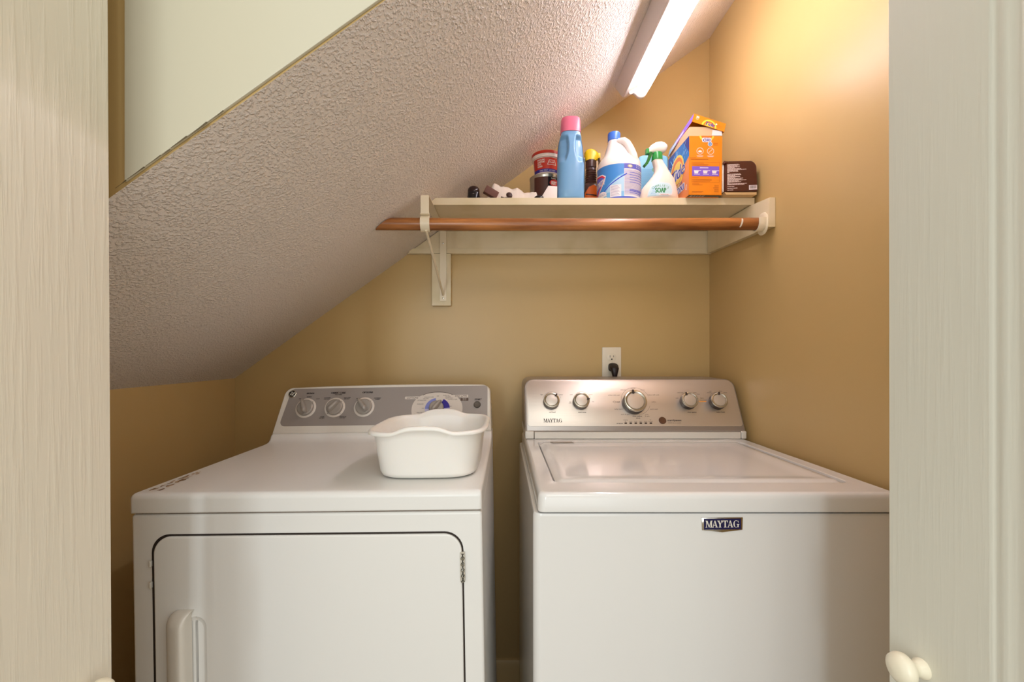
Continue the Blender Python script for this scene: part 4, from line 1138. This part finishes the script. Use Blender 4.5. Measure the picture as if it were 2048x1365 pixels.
for i, ch in enumerate("CHARLIE'S"):
    a = R(128 - i * 9.5); pr.text(ch, -.006 + .038 * math.cos(a), .003 + .038 * math.sin(a) * .95, .0072, gi, 3, rot=math.degrees(a) - 90)
pr.text('SOAP', -.006, .0235, .0155, gi, 3, width=.033, bold=.0008); pr.poly(rrect(-.012, .028, .0068, .0125, .0025, 3), lw_, 2); pr.text('INDOOR', .006, .0095, .0034, pm('soap_red', (170, 84, 60), .5), 3, width=.024)
pr.build('label', o)
# ---- detergent powder box
TY = 1.382; tx0, tx1 = sx(1377.5, TY), sx(1443.5, TY); TW = tx1 - tx0; TD = .172; TH = .182
orange = pm('box_orange', (232, 134, 16), .38); orange2 = pm('box_orange_soft', (236, 140, 60), .38); kraft = pm('kraft_card', (214, 178, 140), .7); bdeep = pm('box_deep_blue', (46, 60, 140), .4); bmid = pm('box_blue', (40, 120, 196), .4); bcy = pm('box_cyan', (140, 210, 236), .4)
yel = pm('box_yellow', (250, 208, 70), .4); org3 = pm('logo_orange', (238, 120, 30), .4); tblue = pm('logo_blue', (44, 50, 160), .4); purp = pm('box_purple', (124, 92, 206), .4); dorg = pm('print_dark_orange', (176, 90, 20), .5)
o = empty('detergent_box', (tx0, TY, SZ), 'orange laundry powder box with its lid raised, on the right of the shelf', 'box')
o.rotation_euler = (0, R(.6), 0)
bm = box(0, TW, 0, TD, 0, TH, .0008, 1)
body = obj('carton_body', bm, orange, o)
obj('inner_liner', box(.0012, TW - .0012, .0012, TD - .004, TH - .004, TH + .028, .0005, 1), kraft, o)
pr = Print(lambda u, v, h: Vector((u, -h, v)), base=.0004, eps=.00015)
def q_(px, py):   # pixel on the front panel -> panel coordinates
    return (px - 1377.5) / 66 * TW, (390.5 - py) / 114.5 * TH
def tide(pr, cx_, cy_, s, lay=3, wd=None):
    pr.ell(cx_, cy_, s * 1.0, s * 1.0, yel, lay); pr.ell(cx_, cy_, s * .82, s * .82, org3, lay + 1); pr.ell(cx_ + s * .05, cy_, s * .62, s * .62, yel, lay + 2); pr.ell(cx_, cy_, s * .42, s * .42, lw_, lay + 3)
a, b = q_(1412, 277)
pr.ell(a, TH, .0225, .0225 * .8, yel, 3, 24, 180, 360); pr.ell(a, TH, .017, .012, org3, 4, 24, 180, 360)
pr.poly(rrect(a - .0145, a + .0145, TH - .020, TH - .006, .004, 3), lw_, 5); pr.text('ULTRA', a, TH - .0070, .0036, tblue, 6, width=.015); pr.text('OXI', a, TH - .0135, .0086, tblue, 6, width=.021, bold=.0005)
a, b = q_(1419, 292); pr.ell(a, b, .0072, .0072, lw_, 2); pr.ell(a, b, .0054, .0054, bl1, 3); pr.text('HE', a, b, .0045, lw_, 4)
for k in range(3): pr.rect(a + .010, a + .024, b - .003 + k * .003, b - .002 + k * .003, dorg, 1)
for px in (1399, 1420):
    a, b = q_(px, 305.5); pr.arc(a, b, .0105, .0105, .0012, lw_, 2, 0, 360, 24)
    pr.line(a - .006, b - .005, a + .006, b + .006, .0012, lw_, 2) if px > 1400 else pr.poly([(a - .006, b - .004), (a + .006, b - .004), (a + .004, b + .002), (a - .004, b + .002)], lw_, 2)
    pr.rect(a - .010, a + .010, b - .0155, b - .0145, lw_, 2); pr.rect(a - .008, a + .008, b - .018, b - .017, lw_, 2)
a, b = q_(1380, 321.5); pr.rect(a, a + .055, b - .001, b + .0012, dorg, 1); pr.rect(a - .003, a + .018, b + .004, b + .005, dorg, 1)
a0, b0 = q_(1383, 366); a1, b1 = q_(1438, 327)
for (p, q2, r_, s_) in ((a0, b0, a1, b0), (a0, b1, a1, b1), (a0, b0, a0, b1), (a1, b0, a1, b1)): pr.line(p, q2, r_, s_, .0005, dorg, 1)
a0, b0 = q_(1383.5, 354); a1, b1 = q_(1437.5, 335); pr.rect(a0, a1, b0, b1, purp, 2)
for k in range(3):
    px = 1392.5 + 18 * k; a, b = q_(px, 345.5)
    pr.poly([(a - .0065, b - .005), (a + .004, b - .005), (a + .007, b + .004), (a - .0085, b + .004)], lw_, 3); pr.rect(a + .006, a + .014, b + .0025, b + .004, lw_, 3); pr.rect(a - .008, a + .010, b - .0085, b - .0070, lw_, 3)
a, b = q_(1408, 338); pr.rect(a - .014, a + .012, b - .0012, b + .0012, lw_, 3)
rj = random.Random(2)
for py_, l in ((329, .035), (331, .05), (333, .048), (357, .02), (360, .06), (362, .06), (364.5, .055), (369, .022), (371, .032), (384, .034), (386, .03)):
    a, b = q_(1384, py_); pr.rect(a, a + l, b - .0005, b + .0005, dorg, 1)
for k in range(7): a, b = q_(1437, 372 + 2 * k); pr.rect(a - .017 + .004 * rj.random(), a, b - .0005, b + .0005, dorg, 1)
pr.build('front_print', body)
# left side artwork (u runs from the back to the front)
pr = Print(lambda u, v, h: Vector((-h, TD - u, v)), base=.0004, eps=.00015)
pr.poly([(0, .060), (TD, .120), (TD, TH), (0, TH)], bmid); pr.poly([(0, .060), (TD, .120), (TD, .118), (0, .058)], orange2, .5); pr.poly([(0, 0), (TD, 0), (TD, .117), (0, .057)], orange2)
pr.poly([(0, .11), (.045, .09), (.06, TH), (0, TH)], bdeep, 1); pr.poly([(TD - .045, TH), (TD, TH - .05), (TD, TH)], bdeep, 1); pr.poly([(.0, .058), (.03, .07), (.03, .12), (0, .13)], bdeep, 1)
rj = random.Random(4)
for k in range(70):
    a = R(rj.uniform(-25, 200)); r0 = rj.uniform(.052, .085); r1 = r0 + rj.uniform(.008, .03); cx_, cy_ = .078, .098
    x0, y0, x1, y1 = cx_ + r0 * math.cos(a), cy_ + r0 * math.sin(a), cx_ + r1 * math.cos(a), cy_ + r1 * math.sin(a)
    if min(x0, x1) < .002 or max(x0, x1) > TD - .002 or max(y0, y1) > TH - .002 or min(y0, y1) < .125 * .5 + .35 * max(x0, x1) + .004: continue
    pr.line(x0, y0, x1, y1, rj.uniform(.001, .003), bcy if rj.random() < .7 else lw_, 1.5)
pr.ell(.078, .105, .057, .054, yel, 3); pr.ell(.078, .107, .048, .045, org3, 4); pr.ell(.082, .102, .040, .036, yel, 5); pr.ell(.078, .098, .022, .016, lw_, 5.5)
pr.text('Tide', .080, .100, .040, lw_, 6, width=.118, shear=.25, bold=.0028, rot=4); pr.text('Tide', .080, .100, .040, tblue, 7.5, width=.116, shear=.25, bold=.0012, rot=4)
pr.text('ULTRA', .100, .058, .011, tblue, 6, width=.045); pr.poly(rrect(.070, .142, .030, .052, .006, 3), lw_, 5); pr.text('OXI', .106, .041, .019, tblue, 6, width=.056, bold=.001)
pr.ell(.138, .092, .006, .006, lw_, 5); pr.ell(.155, .030, .006, .009, lw_, 5); pr.ell(.155, .030, .0035, .006, orange2, 6)
pr.build('side_print', body)
# underside print where the box overhangs the shelf
pr = Print(lambda u, v, h: Vector((u, v, -h)), base=.0003)
pr.rect(.001, TW - .001, .001, .016, M_black); pr.rect(.008, .05, .003, .016, lw_, 1)
for k in range(14): pr.rect(.010 + k * .0028, .0112 + k * .0028 + .0006 * (k % 3), .003, .016, M_black, 2)
pr.build('bottom_print', body)
# raised lid, hinged at the back
lidp = bmesh.new()
LHh = .030
for (x0, x1, y0, y1, z0, z1) in ((0, TW + .002, 0, .001, -LHh, 0), (0, .001, 0, TD, -LHh, 0), (TW + .001, TW + .002, 0, TD, -LHh, 0), (0, TW + .002, 0, TD, -.001, 0)): box(x0, x1, y0, y1, z0, z1, bm=lidp)
lm = Matrix.Translation((-.001, TD, TH + .030)) @ Matrix.Rotation(R(-12.5), 4, 'X') @ Matrix.Translation((0, -TD - .001, 0))
lm = Matrix.Translation((-.004, 0, .005)) @ Matrix.Translation((0, TD / 2, TH)) @ Matrix.Rotation(R(17), 4, 'Y') @ Matrix.Translation((0, -TD / 2, -TH)) @ lm
ld = obj('lid', lidp, orange, o, mw=lm)
ld['label'] = 'raised orange lid'
pr = Print(lambda u, v, h: Vector((u, -h, v)), base=.0004, eps=.00015)
a = TW * .53
pr.ell(a, -LHh + .0002, .0235, .0245, yel, 1, 24, 0, 180); pr.ell(a, -LHh + .0004, .018, .0190, org3, 2, 24, 0, 180); pr.ell(a, -LHh + .0006, .0135, .0125, yel, 3, 24, 0, 180)
pr.text('Tide', a, -LHh + .0095, .0135, tblue, 5, width=.031, shear=.25, bold=.0006); pr.text('35', .014, -.0085, .0068, lw_, 2, width=.009, bold=.0006)
pr.rect(.009, .018, -.0155, -.0148, lw_, 2); pr.rect(.010, .017, -.0175, -.0168, lw_, 2); pr.ell(a + .021, -LHh + .0165, .0028, .0028, lw_, 2, 12)
for k in range(3): pr.rect(TW - .026, TW - .008, -.016 - .003 * k, -.0155 - .003 * k, dorg, 1)
pr.build('front_print', ld)
pr = Print(lambda u, v, h: Vector((-h, TD - u, v)), base=.0004)
pr.rect(0, TD, -LHh, 0, purp); pr.rect(.02, .11, -.020, -.010, lw_, 1); pr.rect(.0, .06, -LHh, -.002, bl2, .5)
pr.build('side_print', ld)
obj('torn_flap', prism([(TW * .68, TH + .001), (TW - .001, TH + .001), (TW - .002, TH + .016), (TW * .70, TH + .018)], -.0005, .0008), lw_, o, mw=frame((0, 0, 0), (1, 0, 0), (0, -1, 0)))
# ---- brown packet
PY = 1.377
o = empty('brown_packet', (sx(1480, PY) + .004, PY, SZ), 'dark brown printed packet with rounded top, rightmost on the shelf', 'packet')
mp_ = pm('packet_brown', (74, 32, 20), .28); mpl = pm('packet_side_white', (222, 216, 206), .4)
hw = .0490
rings = []
for y, k in ((0, 1.0), (.004, 1.0), (.05, 1.01), (.095, 1.0), (.10, .97)):
    ot = []
    ins = .003 if y in (0, .10) else 0
    for (a, b) in rrect(-hw + ins, hw + .003 - ins, .0075 + ins, .1015 - ins, [.004, .006, .016, .008], 6):
        bulge = .006 * (1 - (a / hw) ** 2) if b > .08 else 0
        lean = -.004 * (b / .10) if a > 0 else 0
        ot.append(Vector((a + lean, y, (b + bulge) * k if y < .09 else b + bulge)))
    rings.append(ot)
obj('wrapper', loft(rings), mp_, o, smooth=40)
obj('base_pad', prism([(-hw + .004, .0003), (hw, .0003), (hw, .009), (-hw, .0085)], 0, .09, 0), pm('packet_cream', (214, 180, 128), .5), o, mw=frame((0, .0935, 0), (1, 0, 0), (0, -1, 0)))
obj('side_flap', box(-hw - .006, -hw - .0005, .006, .09, .009, .094, .003, 2), mpl, o)
obj('top_knot', tube([(-hw - .005, .004, .094), (-hw - .002, .002, .098), (-hw + .012, .003, .099)], [.003, .005, .003], 10), mp_, o)
pr = Print(lambda u, v, h: Vector((u, -h, v + .045 * (u + hw) * (1 if v > .02 else 1))), base=.0006, eps=.0002)
pt = pm('packet_print', (224, 204, 200), .5)
rj = random.Random(8)
v = .0905
lens = [.034, .038, .030, .038, .022, .042, .058, .034, .034, .006, 0, .040, .042, .024, .040, .024, .048, .042, .058, .034, .042, .006, .060, .052, .0, .022, .0, .032, .0, .018]
for l in lens:
    if l:
        u = -hw + .006
        while u < -hw + .006 + l:
            wl = min(rj.uniform(.003, .009), -hw + .006 + l - u)
            if wl > .001: pr.rect(u, u + wl, v - .00085, v + .00085, pt)
            u += wl + .0007
    v -= .0027
pr.rect(hw - .026, hw - .001, .0105, .0245, lw_, 1)
for k in range(15): pr.rect(hw - .0235 + k * .0014, hw - .0235 + k * .0014 + (.0006 if k % 3 else .0010), .0140, .0230, M_ink if 4 < k < 10 else M_inks, 2)
pr.build('print', o)
